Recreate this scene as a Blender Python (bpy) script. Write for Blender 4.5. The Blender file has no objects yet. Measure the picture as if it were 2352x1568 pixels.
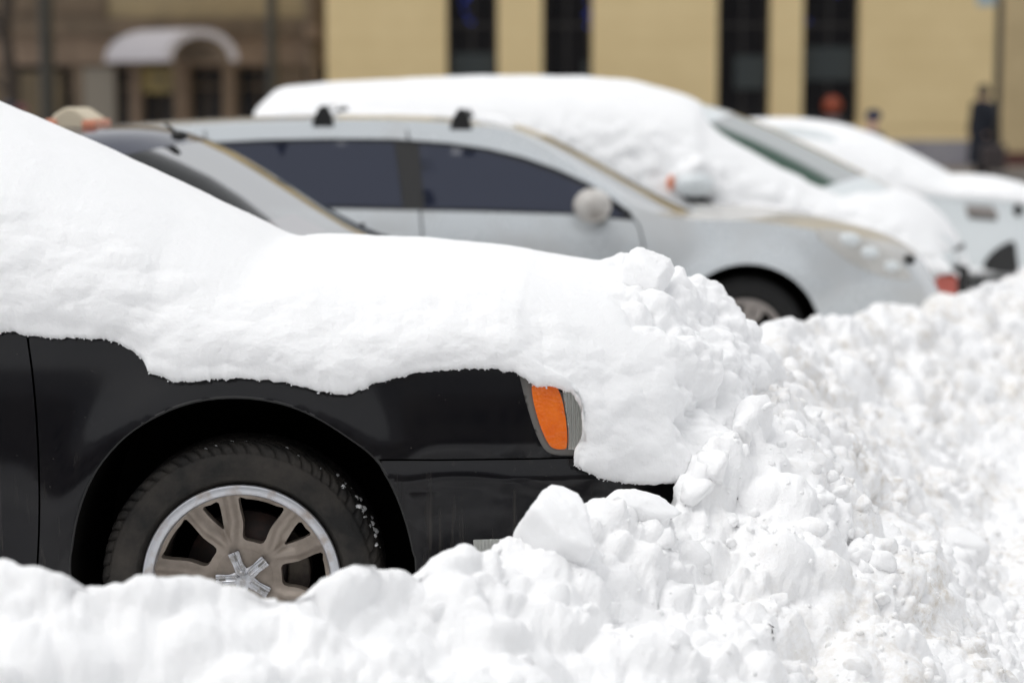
import bpy, math, random
import numpy as np
from mathutils import Vector, Matrix, Euler
from mathutils.geometry import delaunay_2d_cdt
random.seed(7)
RNG = np.random.default_rng(11)
scene = bpy.context.scene
COL = scene.collection

# ------------------------------------------------------------------ camera
CAMZ, F, TILT = 1.55, 4810.0, math.atan(562 / 4810)
cam_d = bpy.data.cameras.new('camera')
cam_d.sensor_width = 36; cam_d.lens = F / 2352 * 36
cam_d.clip_start = 0.1; cam_d.clip_end = 600
cam_d.dof.use_dof = True
cam_d.dof.focus_distance = 5.33
cam_d.dof.aperture_fstop = 1.7
cam_d.dof.aperture_blades = 0
cam = bpy.data.objects.new('camera', cam_d); COL.objects.link(cam)
cam.location = (0, 0, CAMZ); cam.rotation_euler = (math.pi / 2 - TILT, 0, 0)
scene.camera = cam

# ------------------------------------------------------------------ overcast sky and soft sun
SUN_EL, SUN_ROT = math.radians(66), math.radians(-115)
world = bpy.data.worlds.new('World'); scene.world = world; world.use_nodes = True
wn, wl = world.node_tree.nodes, world.node_tree.links
bg = wn['Background']; bg.inputs[1].default_value = 0.145
sky = wn.new('ShaderNodeTexSky'); sky.sky_type = 'NISHITA'; sky.sun_disc = False
sky.sun_elevation = SUN_EL; sky.sun_rotation = SUN_ROT
sky.air_density = 1.0; sky.dust_density = 6.0; sky.ozone_density = 1.0
hs = wn.new('ShaderNodeHueSaturation'); hs.inputs['Saturation'].default_value = 0.12
wl.new(sky.outputs[0], hs.inputs['Color'])
mx = wn.new('ShaderNodeMix'); mx.data_type = 'RGBA'; mx.inputs[0].default_value = 0.6
wl.new(hs.outputs[0], mx.inputs[6]); mx.inputs[7].default_value = (6.0, 6.12, 6.3, 1)
wl.new(mx.outputs[2], bg.inputs[0])
sun_d = bpy.data.lights.new('sun', 'SUN'); sun_d.energy = 0.5; sun_d.angle = math.radians(40)
sun_d.color = (1, 0.985, 0.96)
sun = bpy.data.objects.new('sun', sun_d); COL.objects.link(sun)
# the sun stands high, ahead of the cars and a little behind the photographer's left
sdir = Vector((math.sin(SUN_ROT) * math.cos(SUN_EL), math.cos(SUN_ROT) * math.cos(SUN_EL), math.sin(SUN_EL)))
sun.rotation_euler = sdir.to_track_quat('Z', 'Y').to_euler()
scene.view_settings.view_transform = 'Standard'
scene.view_settings.look = 'None'
scene.view_settings.gamma = 1.0
scene.view_settings.use_curve_mapping = False
scene.view_settings.exposure = 0.12
scene.cycles.use_denoising = True
scene.cycles.max_bounces = 12
scene.cycles.diffuse_bounces = 11
scene.cycles.glossy_bounces = 4
scene.cycles.transparent_max_bounces = 12

# ------------------------------------------------------------------ survey helpers (photo measurements -> metres)
def P(u, v, Y):
    a, b = (u - 1176) / F, (784 - v) / F
    dy = math.cos(TILT) + b * math.sin(TILT)
    dz = -math.sin(TILT) + b * math.cos(TILT)
    k = Y / dy
    return Vector((a * k, Y, CAMZ + dz * k))
def XZ(u, v, Y):
    p = P(u, v, Y); return (p.x, p.z)

# ------------------------------------------------------------------ object helpers
def tag(o, label=None, cat=None, group=None, kind=None):
    if label: o['label'] = label
    if cat: o['category'] = cat
    if group: o['group'] = group
    if kind: o['kind'] = kind
    return o
def empty(name, loc, label, cat, group=None, rz=0):
    o = bpy.data.objects.new(name, None); COL.objects.link(o)
    o.location = loc; o.rotation_euler.z = rz; o.empty_display_size = 0.2
    return tag(o, label, cat, group)
def link(name, me, mat, parent=None):
    o = bpy.data.objects.new(name, me); COL.objects.link(o)
    if mat is not None:
        if len(me.materials) == 0: me.materials.append(mat)
    if parent is not None: o.parent = parent
    return o
def npmesh(name, V, Fc, smooth=True):
    """mesh from arrays; Fc is an (n,3) or (n,4) array"""
    V = np.asarray(V, dtype=np.float32); Fc = np.asarray(Fc, dtype=np.int32)
    me = bpy.data.meshes.new(name)
    n, k = Fc.shape
    me.vertices.add(len(V)); me.vertices.foreach_set('co', V.ravel())
    me.loops.add(n * k); me.loops.foreach_set('vertex_index', Fc.ravel())
    me.polygons.add(n)
    me.polygons.foreach_set('loop_start', np.arange(0, n * k, k, dtype=np.int32))
    if smooth: me.polygons.foreach_set('use_smooth', np.ones(n, dtype=bool))
    me.update(calc_edges=True); me.validate()
    return me
def pymesh(name, V, Fc, smooth=False):
    me = bpy.data.meshes.new(name); me.from_pydata([tuple(v) for v in V], [], Fc); me.update()
    if smooth: me.polygons.foreach_set('use_smooth', np.ones(len(Fc), dtype=bool))
    return me
def grid_faces(nr, nc, keep=None):
    i = np.arange(nr - 1)[:, None] * nc + np.arange(nc - 1)[None, :]
    q = np.stack([i, i + 1, i + nc + 1, i + nc], -1).reshape(-1, 4)
    if keep is not None: q = q[keep.reshape(-1)]
    return q
class MB:
    """collects simple shapes into one mesh"""
    def __init__(s): s.v = []; s.f = []
    def box(s, x0, x1, y0, y1, z0, z1):
        b = len(s.v)
        s.v += [(x, y, z) for z in (z0, z1) for y in (y0, y1) for x in (x0, x1)]
        s.f += [tuple(b + i for i in q) for q in ((0, 2, 3, 1), (4, 5, 7, 6), (0, 1, 5, 4), (2, 6, 7, 3), (0, 4, 6, 2), (1, 3, 7, 5))]
        return s
    def tube(s, pts, r, n=10, cap=True):
        b = len(s.v); pts = [Vector(p) for p in pts]
        rs = r if isinstance(r, (list, tuple)) else [r] * len(pts)
        for i, p in enumerate(pts):
            d = (pts[min(i + 1, len(pts) - 1)] - pts[max(i - 1, 0)]).normalized()
            a = d.orthogonal().normalized() if i == 0 else (a0 - d * a0.dot(d)).normalized()
            a0 = a; c = d.cross(a)
            for k in range(n):
                t = 2 * math.pi * k / n
                s.v.append(tuple(p + (a * math.cos(t) + c * math.sin(t)) * rs[i]))
        for i in range(len(pts) - 1):
            for k in range(n):
                s.f.append((b + i * n + k, b + i * n + (k + 1) % n, b + (i + 1) * n + (k + 1) % n, b + (i + 1) * n + k))
        if cap:
            s.f.append(tuple(b + k for k in range(n))[::-1]); e = b + (len(pts) - 1) * n
            s.f.append(tuple(e + k for k in range(n)))
        return s
    def ball(s, c, r, nu=16, nv=10):
        b = len(s.v); rx, ry, rz = r if isinstance(r, (tuple, list)) else (r, r, r)
        for j in range(nv + 1):
            th = math.pi * j / nv
            for i in range(nu):
                ph = 2 * math.pi * i / nu
                s.v.append((c[0] + rx * math.sin(th) * math.cos(ph), c[1] + ry * math.sin(th) * math.sin(ph), c[2] + rz * math.cos(th)))
        for j in range(nv):
            for i in range(nu):
                s.f.append((b + j * nu + i, b + (j + 1) * nu + i, b + (j + 1) * nu + (i + 1) % nu, b + j * nu + (i + 1) % nu))
        return s
    def prism(s, poly, y0, y1):
        """poly in x,z extruded along y"""
        b = len(s.v); n = len(poly)
        s.v += [(x, y0, z) for x, z in poly] + [(x, y1, z) for x, z in poly]
        s.f.append(tuple(range(b, b + n))); s.f.append(tuple(range(b + n, b + 2 * n))[::-1])
        for i in range(n):
            j = (i + 1) % n; s.f.append((b + i, b + n + i, b + n + j, b + j))
        return s
    def build(s, name, mat, parent=None, smooth=False, bevel=0, seg=2):
        me = pymesh(name, s.v, s.f, smooth); o = link(name, me, mat, parent)
        if bevel:
            m = o.modifiers.new('bevel', 'BEVEL'); m.width = bevel; m.segments = seg; m.limit_method = 'ANGLE'
        return o

# ------------------------------------------------------------------ noise
_G = RNG.normal(size=(4096, 3)); _G /= np.linalg.norm(_G, axis=1)[:, None]
_R = RNG.random((4096, 5))
def _hash(x, y, z, s=0):
    x = x.astype(np.int64); y = y.astype(np.int64); z = z.astype(np.int64)
    return ((x * 73856093) ^ (y * 19349663) ^ (z * 83492791) ^ (s * 2654435)) % 4093
def perlin(p, s=0):
    p = np.asarray(p); i = np.floor(p); f = p - i; w = f * f * f * (f * (f * 6 - 15) + 10)
    out = 0
    for dx in (0, 1):
        for dy in (0, 1):
            for dz in (0, 1):
                g = _G[_hash(i[..., 0] + dx, i[..., 1] + dy, i[..., 2] + dz, s)]
                dot = g[..., 0] * (f[..., 0] - dx) + g[..., 1] * (f[..., 1] - dy) + g[..., 2] * (f[..., 2] - dz)
                ww = (w[..., 0] if dx else 1 - w[..., 0]) * (w[..., 1] if dy else 1 - w[..., 1]) * (w[..., 2] if dz else 1 - w[..., 2])
                out = out + dot * ww
    return out * 1.6
def fbm(p, oct=4, s=0, g=0.5):
    out = 0; a = 1
    for k in range(oct): out = out + a * perlin(p * 2 ** k, s + k); a *= g
    return out
def lumps2(x, y, cell, s=0, rmin=0.45, rmax=0.95):
    """height of piled round lumps over the plane (in units of cell)"""
    X, Y = x / cell, y / cell; i = np.floor(X); j = np.floor(Y); best = np.zeros_like(X)
    for dx in (-1, 0, 1):
        for dy in (-1, 0, 1):
            h = _R[_hash(i + dx, j + dy, i * 0, s)]
            r = rmin + (rmax - rmin) * h[..., 2]
            d2 = (X - i - dx - h[..., 0]) ** 2 + (Y - j - dy - h[..., 1]) ** 2
            best = np.maximum(best, (0.35 + 0.65 * h[..., 3]) * np.sqrt(np.clip(1 - d2 / r ** 2, 0, 1)) * r)
    return best
def lumps3(p, cell, s=0, tilt=0.55):
    """tilted rounded lumps packed in 3-D, as in heaped clods of snow"""
    q = p / cell; i = np.floor(q); best = np.full(q.shape[:-1], -9.0); bsec = best.copy()
    for dx in (-1, 0, 1):
        for dy in (-1, 0, 1):
            for dz in (-1, 0, 1):
                k = _hash(i[..., 0] + dx, i[..., 1] + dy, i[..., 2] + dz, s); h = _R[k]; g = _G[k]
                rx = q[..., 0] - i[..., 0] - dx - h[..., 0]; ry = q[..., 1] - i[..., 1] - dy - h[..., 1]; rz = q[..., 2] - i[..., 2] - dz - h[..., 2]
                v = 0.15 + 0.5 * h[..., 3] + tilt * (g[..., 0] * rx + g[..., 1] * ry + g[..., 2] * rz) - 0.95 * (rx * rx + ry * ry + rz * rz)
                bsec = np.maximum(bsec, np.minimum(best, v)); best = np.maximum(best, v)
    e = np.clip(0.10 - (best - bsec), 0, 1)           # fill the cracks between neighbours a little
    return np.clip(best + e * e * 2.5, -0.4, 1)
def sst(a, b, x):
    t = np.clip((x - a) / (b - a), 0, 1); return t * t * (3 - 2 * t)

# ------------------------------------------------------------------ materials
def mat(name, col, rough=0.5, metal=0.0, spec=0.5, coat=0.0, emit=None, estr=1.0):
    m = bpy.data.materials.new(name); m.use_nodes = True
    b = m.node_tree.nodes['Principled BSDF']
    b.inputs['Base Color'].default_value = (*col, 1); b.inputs['Roughness'].default_value = rough
    b.inputs['Metallic'].default_value = metal; b.inputs['Specular IOR Level'].default_value = spec
    b.inputs['Coat Weight'].default_value = coat; b.inputs['Coat Roughness'].default_value = 0.04
    if emit: b.inputs['Emission Color'].default_value = (*emit, 1); b.inputs['Emission Strength'].default_value = estr
    return m
def nodes(m): return m.node_tree.nodes, m.node_tree.links, m.node_tree.nodes['Principled BSDF']
def tex_noise(n, l, scale, detail=4, rough=0.55, vec=None, dist=0):
    t = n.new('ShaderNodeTexNoise'); t.inputs['Scale'].default_value = scale
    t.inputs['Detail'].default_value = detail; t.inputs['Roughness'].default_value = rough; t.inputs['Distortion'].default_value = dist
    if vec is not None: l.new(vec, t.inputs['Vector'])
    return t
def ramp(n, l, src, stops):
    r = n.new('ShaderNodeValToRGB'); e = r.color_ramp.elements
    while len(e) < len(stops): e.new(0.5)
    for i, (p, c) in enumerate(stops): e[i].position = p; e[i].color = (*c, 1)
    l.new(src, r.inputs[0]); return r
def objvec(n, scale=(1, 1, 1), world=False):
    tc = n.new('ShaderNodeNewGeometry') if world else n.new('ShaderNodeTexCoord')
    mp = n.new('ShaderNodeMapping'); mp.inputs['Scale'].default_value = scale
    n.id_data.links.new(tc.outputs['Position' if world else 'Object'], mp.inputs[0]); return mp.outputs[0]
def dirty(m, c1, c2, scale=3, lo=0.4, hi=0.65, r1=None, r2=None, stretch=(1, 1, 1), bump=0, bscale=40, detail=6):
    n, l, b = nodes(m); v = objvec(n, stretch)
    t = tex_noise(n, l, scale, detail, 0.6, v); r = ramp(n, l, t.outputs[0], [(lo, c1), (hi, c2)])
    l.new(r.outputs[0], b.inputs['Base Color'])
    if r1 is not None:
        q = ramp(n, l, t.outputs[0], [(lo, (r1,) * 3), (hi, (r2,) * 3)]); l.new(q.outputs[0], b.inputs['Roughness'])
    if bump:
        t2 = tex_noise(n, l, bscale, 4, 0.6, v); bp = n.new('ShaderNodeBump'); bp.inputs['Strength'].default_value = bump
        bp.inputs['Distance'].default_value = 0.01; l.new(t2.outputs[0], bp.inputs['Height']); l.new(bp.outputs[0], b.inputs['Normal'])
    return m
def snow_mat(name, dirt=0.0, bump=0.5, base=(0.945, 0.948, 0.955), fine=160, sss=0.0):
    m = mat(name, base, 0.75, spec=0.25); n, l, b = nodes(m)
    v = objvec(n, world=True)
    bp = n.new('ShaderNodeBump'); bp.inputs['Strength'].default_value = bump; bp.inputs['Distance'].default_value = 0.009
    a = tex_noise(n, l, 70, 6, 0.7, v); c = tex_noise(n, l, fine, 3, 0.7, v)
    ad = n.new('ShaderNodeMath'); ad.operation = 'MULTIPLY_ADD'; ad.inputs[1].default_value = 0.5
    l.new(c.outputs[0], ad.inputs[0]); l.new(a.outputs[0], ad.inputs[2]); l.new(ad.outputs[0], bp.inputs['Height'])
    l.new(bp.outputs[0], b.inputs['Normal'])
    if dirt > 0:
        t = tex_noise(n, l, 2.6, 8, 0.72, v); t2 = tex_noise(n, l, 30, 4, 0.7, v)
        r1 = ramp(n, l, t.outputs[0], [(0.45, (0, 0, 0)), (0.62, (1, 1, 1))])
        r2 = ramp(n, l, t2.outputs[0], [(0.42, (0, 0, 0)), (0.64, (1, 1, 1))])
        mu = n.new('ShaderNodeMath'); mu.operation = 'MULTIPLY'; l.new(r1.outputs[0], mu.inputs[0]); l.new(r2.outputs[0], mu.inputs[1])
        # grit lies on the travelled side only: to the right, away from the parked row
        geo = n.new('ShaderNodeNewGeometry'); sx = n.new('ShaderNodeSeparateXYZ'); l.new(geo.outputs['Position'], sx.inputs[0])
        k = n.new('ShaderNodeMapRange'); k.inputs[1].default_value = 0.45; k.inputs[2].default_value = 1.1; k.inputs[3].default_value = 0.05; k.inputs[4].default_value = 1.0
        l.new(sx.outputs[0], k.inputs[0])
        m2 = n.new('ShaderNodeMath'); m2.operation = 'MULTIPLY'; l.new(mu.outputs[0], m2.inputs[0]); l.new(k.outputs[0], m2.inputs[1])
        m3 = n.new('ShaderNodeMath'); m3.operation = 'MULTIPLY'; m3.use_clamp = True; m3.inputs[1].default_value = dirt; l.new(m2.outputs[0], m3.inputs[0])
        mixc = n.new('ShaderNodeMix'); mixc.data_type = 'RGBA'; mixc.inputs[6].default_value = (*base, 1); mixc.inputs[7].default_value = (0.58, 0.51, 0.41, 1)
        l.new(m3.outputs[0], mixc.inputs[0]); l.new(mixc.outputs[2], b.inputs['Base Color'])
    if sss > 0:
        b.inputs['Subsurface Weight'].default_value = sss
        b.inputs['Subsurface Radius'].default_value = (1.0, 1.0, 1.0); b.inputs['Subsurface Scale'].default_value = 0.02
    return m
def glass_mat(name, tint=(0.5, 0.52, 0.5), dust=0.0, refl=1.5):
    m = bpy.data.materials.new(name); m.use_nodes = True; n = m.node_tree.nodes; l = m.node_tree.links
    n.remove(n['Principled BSDF']); out = n['Material Output']
    tr = n.new('ShaderNodeBsdfTransparent'); tr.inputs[0].default_value = (*tint, 1)
    gl = n.new('ShaderNodeBsdfGlossy'); gl.inputs['Roughness'].default_value = 0.03; gl.inputs[0].default_value = (1, 1, 1, 1)
    df = n.new('ShaderNodeBsdfDiffuse'); df.inputs[0].default_value = (0.62, 0.64, 0.64, 1)
    fr = n.new('ShaderNodeFresnel'); fr.inputs[0].default_value = refl
    m0 = n.new('ShaderNodeMixShader'); m0.inputs[0].default_value = dust; l.new(tr.outputs[0], m0.inputs[1]); l.new(df.outputs[0], m0.inputs[2])
    fm = n.new('ShaderNodeMath'); fm.operation = 'MULTIPLY'; fm.inputs[1].default_value = 0.65; l.new(fr.outputs[0], fm.inputs[0])
    m1 = n.new('ShaderNodeMixShader'); l.new(fm.outputs[0], m1.inputs[0]); l.new(m0.outputs[0], m1.inputs[1]); l.new(gl.outputs[0], m1.inputs[2])
    l.new(m1.outputs[0], out.inputs[0]); return m

def black_paint():
    m = mat('black_car_paint', (0.011, 0.011, 0.0135), 0.12, spec=0.33, coat=0.0); n, l, b = nodes(m)
    v = objvec(n)
    # thin road film, heavier low down, with run-down streaks and splash specks
    film = tex_noise(n, l, 5, 6, 0.6, v)
    vs = objvec(n, (38, 38, 1.1)); st = tex_noise(n, l, 1.0, 3, 0.6, vs)
    rs = ramp(n, l, st.outputs[0], [(0.60, (0, 0, 0)), (0.74, (1, 1, 1))])
    sep = n.new('ShaderNodeSeparateXYZ'); l.new(v, sep.inputs[0])
    low = n.new('ShaderNodeMapRange'); low.inputs[1].default_value = 0.72; low.inputs[2].default_value = 0.4; low.inputs[3].default_value = 0; low.inputs[4].default_value = 1; l.new(sep.outputs[2], low.inputs[0])
    sl = n.new('ShaderNodeMath'); sl.operation = 'MULTIPLY'; l.new(rs.outputs[0], sl.inputs[0]); l.new(low.outputs[0], sl.inputs[1])
    sp = n.new('ShaderNodeTexVoronoi'); sp.inputs['Scale'].default_value = 60; l.new(v, sp.inputs['Vector'])
    spr = ramp(n, l, sp.outputs['Distance'], [(0.045, (1, 1, 1)), (0.10, (0, 0, 0))])
    pick = tex_noise(n, l, 14, 2, 0.5, v); pr = ramp(n, l, pick.outputs[0], [(0.56, (0, 0, 0)), (0.66, (1, 1, 1))])
    sm = n.new('ShaderNodeMath'); sm.operation = 'MULTIPLY'; l.new(spr.outputs[0], sm.inputs[0]); l.new(pr.outputs[0], sm.inputs[1])
    fr = ramp(n, l, film.outputs[0], [(0.42, (0.0,) * 3), (0.75, (0.05,) * 3)])
    a1 = n.new('ShaderNodeMath'); a1.operation = 'MULTIPLY_ADD'; a1.inputs[1].default_value = 0.35; l.new(sl.outputs[0], a1.inputs[0]); l.new(fr.outputs[0], a1.inputs[2])
    a2 = n.new('ShaderNodeMath'); a2.operation = 'MULTIPLY_ADD'; a2.inputs[1].default_value = 0.8; a2.use_clamp = True; l.new(sm.outputs[0], a2.inputs[0]); l.new(a1.outputs[0], a2.inputs[2])
    mc = n.new('ShaderNodeMix'); mc.data_type = 'RGBA'; mc.inputs[6].default_value = (0.0045, 0.0045, 0.006, 1); mc.inputs[7].default_value = (0.11, 0.095, 0.08, 1)
    l.new(a2.outputs[0], mc.inputs[0]); l.new(mc.outputs[2], b.inputs['Base Color'])
    mr = n.new('ShaderNodeMapRange'); mr.inputs[3].default_value = 0.10; mr.inputs[4].default_value = 0.7; l.new(a2.outputs[0], mr.inputs[0]); l.new(mr.outputs[0], b.inputs['Roughness'])
    return m

M = {}
M['snow'] = snow_mat('fresh_snow', 0, 0.45, sss=0.7)
M['snow_bank'] = snow_mat('ploughed_snow', 0.75, 0.55, base=(0.97, 0.97, 0.972))
M['black_paint'] = black_paint()
M['black_trim'] = mat('black_trim', (0.012, 0.012, 0.012), 0.55)
M['liner'] = mat('wheel_arch_plastic', (0.008, 0.0075, 0.007), 0.9, spec=0.0)
M['rubber'] = dirty(mat('dusty_rubber', (0.02, 0.02, 0.02), 0.75, spec=0.3), (0.012, 0.0115, 0.011), (0.046, 0.040, 0.034), 9, 0.38, 0.72, bump=0.25, bscale=60)
M['rubber_dark'] = mat('tyre_rubber', (0.016, 0.016, 0.016), 0.8, spec=0.3)
M['alloy_lip'] = dirty(mat('dirty_alloy_lip', (0.5, 0.5, 0.5), 0.35, 0.8), (0.56, 0.57, 0.60), (0.40, 0.33, 0.28), 16, 0.50, 0.72, 0.34, 0.7, detail=10)
M['alloy_dust'] = dirty(mat('brown_dusted_alloy', (0.2, 0.17, 0.14), 0.5, 0.35), (0.30, 0.255, 0.215), (0.21, 0.175, 0.145), 12, 0.40, 0.65, 0.42, 0.6)
M['alloy_deep'] = dirty(mat('inner_rim_metal', (0.08, 0.06, 0.05), 0.6, 0.4), (0.09, 0.075, 0.06), (0.045, 0.035, 0.03), 20, 0.4, 0.6)
M['chrome'] = dirty(mat('worn_chrome', (0.6, 0.6, 0.62), 0.2, 1.0), (0.50, 0.51, 0.54), (0.30, 0.28, 0.26), 45, 0.42, 0.7, 0.16, 0.4)
M['disc'] = dirty(mat('brake_disc_steel', (0.08, 0.06, 0.05), 0.5, 0.7), (0.055, 0.045, 0.042), (0.11, 0.06, 0.05), 14, 0.45, 0.7)
M['amber'] = mat('amber_lens', (0.86, 0.155, 0.008), 0.18, spec=0.5, coat=0.6)
_n, _l, _b = nodes(M['amber']); _v = objvec(_n)
_t = tex_noise(_n, _l, 30, 5, .6, _v); _r = ramp(_n, _l, _t.outputs[0], [(.35, (.80, .14, .007)), (.7, (.88, .185, .012))]); _l.new(_r.outputs[0], _b.inputs['Base Color'])
_w = _n.new('ShaderNodeTexVoronoi'); _w.inputs['Scale'].default_value = 120; _l.new(_v, _w.inputs['Vector'])
_p = _n.new('ShaderNodeBump'); _p.inputs['Strength'].default_value = .35; _p.inputs['Distance'].default_value = .003; _l.new(_w.outputs['Distance'], _p.inputs['Height']); _l.new(_p.outputs[0], _b.inputs['Normal'])
M['clear_lens'] = mat('clear_ribbed_lens', (0.50, 0.51, 0.48), 0.15, 0.75, coat=1.0)
M['grey_trim'] = mat('warm_grey_trim', (0.165, 0.16, 0.15), 0.45)
M['under'] = mat('underbody_black', (0.01, 0.01, 0.01), 0.9)
M['navy_paint'] = mat('navy_car_paint', (0.022, 0.026, 0.05), 0.16, spec=0.5, coat=0.5)
M['silver_paint'] = dirty(mat('silver_car_paint', (0.6, 0.62, 0.64), 0.3, 0.2, coat=1.0), (0.60, 0.635, 0.655), (0.54, 0.55, 0.55), 2.2, 0.45, 0.7, 0.26, 0.4)
M['white_paint'] = mat('white_car_paint', (0.72, 0.76, 0.77), 0.3, coat=0.4)
M['tint_glass'] = mat('dark_tinted_glass', (0.020, 0.026, 0.050), 0.06, spec=0.5)
M['glass'] = glass_mat('windscreen_glass', (0.40, 0.43, 0.43), 0.05, 1.15)
M['green_glass'] = glass_mat('green_windscreen_glass', (0.14, 0.26, 0.20), 0.04, 1.2)
M['silver_lamp'] = mat('bright_headlamp', (0.58, 0.57, 0.54), 0.2, 0.2, coat=1.0)
M['silver_rim'] = mat('grey_alloy', (0.34, 0.31, 0.29), 0.4, 0.6)
M['cabin'] = mat('cabin_grey', (0.05, 0.05, 0.055), 0.8)
M['beige'] = mat('beige_cabin_trim', (0.32, 0.27, 0.19), 0.8)
M['paper'] = mat('pink_paper', (0.75, 0.5, 0.52), 0.8)

# ------------------------------------------------------------------ panels cut out of a curved car side
def resample(poly, h, closed=True):
    out = []; n = len(poly)
    for i in range(n if closed else n - 1):
        a, b = poly[i], poly[(i + 1) % n]; L = math.dist(a, b); k = max(1, int(math.ceil(L / h)))
        out += [(a[0] + (b[0] - a[0]) * j / k, a[1] + (b[1] - a[1]) * j / k) for j in range(k)]
    if not closed: out.append(poly[-1])
    return out
def pip(pts, poly):
    x, y = pts[:, 0], pts[:, 1]; inside = np.zeros(len(pts), bool); n = len(poly)
    for i in range(n):
        x1, y1 = poly[i]; x2, y2 = poly[(i + 1) % n]
        if y1 == y2: continue
        c = ((y1 > y) != (y2 > y)) & (x < (x2 - x1) * (y - y1) / (y2 - y1) + x1); inside ^= c
    return inside
def strip(pts, w):
    """thin polygon along a polyline, for panel gaps"""
    L, R = [], []
    for i, p in enumerate(pts):
        a = pts[max(i - 1, 0)]; b = pts[min(i + 1, len(pts) - 1)]
        dx, dz = b[0] - a[0], b[1] - a[1]; l = math.hypot(dx, dz) or 1
        L.append((p[0] - dz / l * w / 2, p[1] + dx / l * w / 2)); R.append((p[0] + dz / l * w / 2, p[1] - dx / l * w / 2))
    return L + R[::-1]
def smooth_poly(pts, n=6, closed=True):
    out = []; N = len(pts)
    for i in range(N if closed else N - 1):
        p0, p1, p2, p3 = [pts[(i + k) % N] if closed else pts[min(max(i + k, 0), N - 1)] for k in (-1, 0, 1, 2)]
        for j in range(n):
            t = j / n
            out.append(tuple(0.5 * (2 * p1[c] + (-p0[c] + p2[c]) * t + (2 * p0[c] - 5 * p1[c] + 4 * p2[c] - p3[c]) * t * t + (-p0[c] + 3 * p1[c] - 3 * p2[c] + p3[c]) * t ** 3) for c in range(len(p1))))
    if not closed: out.append(tuple(pts[-1]))
    return out
def panel(name, m, parent, S, inc, exc=(), h=0.05, flange=0.02, off=0.0, side=-1, smooth=True, disp=None, fl_round=0.0):
    loops = [resample(p, h * 0.8) for p in list(inc) + list(exc)]
    V = []; E = []
    for lp in loops:
        b = len(V); V += lp; E += [(b + i, b + (i + 1) % len(lp)) for i in range(len(lp))]
    A = np.array(inc[0]); x0, z0 = A.min(0); x1, z1 = A.max(0)
    gx, gz = np.meshgrid(np.arange(x0, x1, h), np.arange(z0, z1, h)); gx[1::2] += h / 2
    g = np.stack([gx.ravel(), gz.ravel()], 1); ok = np.ones(len(g), bool)
    for p in inc: ok &= pip(g, p)
    for p in exc: ok &= ~pip(g, p)
    g = g[ok]
    if len(g):
        B = np.array(V)
        keep = np.ones(len(g), bool)
        for k in range(0, len(g), 4000):
            d = ((g[k:k + 4000, None, :] - B[None]) ** 2).sum(2).min(1); keep[k:k + 4000] = d > (0.42 * h) ** 2
        g = g[keep]
    allv = [Vector(v) for v in V] + [Vector(v) for v in g.tolist()]
    vo, eo, fo, *_ = delaunay_2d_cdt(allv, E, [], 0, 1e-5)
    vo = np.array([(v.x, v.y) for v in vo]); fo = np.array([f for f in fo if len(f) == 3])
    c = vo[fo].mean(1); ok = np.ones(len(fo), bool)
    for p in inc: ok &= pip(c, p)
    for p in exc: ok &= ~pip(c, p)
    fo = fo[ok]
    used = np.unique(fo); rm = -np.ones(len(vo), int); rm[used] = np.arange(len(used)); vo = vo[used]; fo = rm[fo]
    # orient
    a, b_, c_ = vo[fo[:, 0]], vo[fo[:, 1]], vo[fo[:, 2]]
    area = (b_[:, 0] - a[:, 0]) * (c_[:, 1] - a[:, 1]) - (b_[:, 1] - a[:, 1]) * (c_[:, 0] - a[:, 0])
    want = area > 0 if side < 0 else area < 0
    fo[~want] = fo[~want][:, [0, 2, 1]]
    y = np.array(S(vo[:, 0], vo[:, 1])) + off
    if disp is not None: y = y + disp(vo[:, 0], vo[:, 1])
    V3 = np.stack([vo[:, 0], side * y, vo[:, 1]], 1)
    faces = [tuple(int(i) for i in f) for f in fo]; V3 = V3.tolist(); ns = len(faces)
    if flange:
        cnt = {}
        for f in faces:
            for i in range(3):
                e = (f[i], f[(i + 1) % 3]); k = (min(e), max(e)); cnt.setdefault(k, []).append(e)
        m1 = {}; m2 = {}
        for k, es in cnt.items():
            if len(es) == 1:
                for i in es[0]:
                    if i not in m1:
                        v = V3[i]; m1[i] = len(V3); V3.append(list(v)); m2[i] = len(V3); V3.append([v[0], v[1] - side * flange, v[2]])
                a, b = es[0]; faces.append((b, a, m2[a], m2[b]) if False else (m1[b], m1[a], m2[a], m2[b]))
    me = bpy.data.meshes.new(name); me.from_pydata(V3, [], faces); me.update()
    if smooth: me.polygons.foreach_set('use_smooth', np.ones(len(faces), dtype=bool))
    return link(name, me, m, parent)

# ------------------------------------------------------------------ car shell
def make_S(W, x0, kf, x1, kr, zb, lean, bulge=0.10, arches=(), zmid=0.55, wrap=2.0):
    def S(x, z):
        x = np.asarray(x, float); z = np.asarray(z, float)
        s = W - kf * np.clip(x - x0, 0, 9) ** wrap - kr * np.clip(x1 - x, 0, 9) ** 2
        s = s - bulge * np.clip((z - zmid) / 0.5, 0, (zb - zmid) / 0.5) ** 2 - 0.05 * np.clip((zmid - z) / 0.35, 0, 3) ** 2
        s = s - lean * np.clip(z - zb, 0, 9)
        for (ax, az, ar) in arches:
            r = np.hypot(x - ax, z - az); s = s + 0.022 * np.exp(-((np.clip(r, ar, 9) - ar) / 0.075) ** 2) * (z < zb)
        return np.clip(s, 0.05, 9)
    return S
def catmull(A, n):
    A = np.asarray(A, float); N = len(A); out = []
    for i in range(N - 1):
        p0, p1, p2, p3 = A[max(i - 1, 0)], A[i], A[i + 1], A[min(i + 2, N - 1)]
        for j in range(n):
            t = j / n
            out.append(0.5 * (2 * p1 + (p2 - p0) * t + (2 * p0 - 5 * p1 + 4 * p2 - p3) * t * t + (-p0 + 3 * p1 - 3 * p2 + p3) * t ** 3))
    out.append(A[-1]); return np.array(out)
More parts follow.
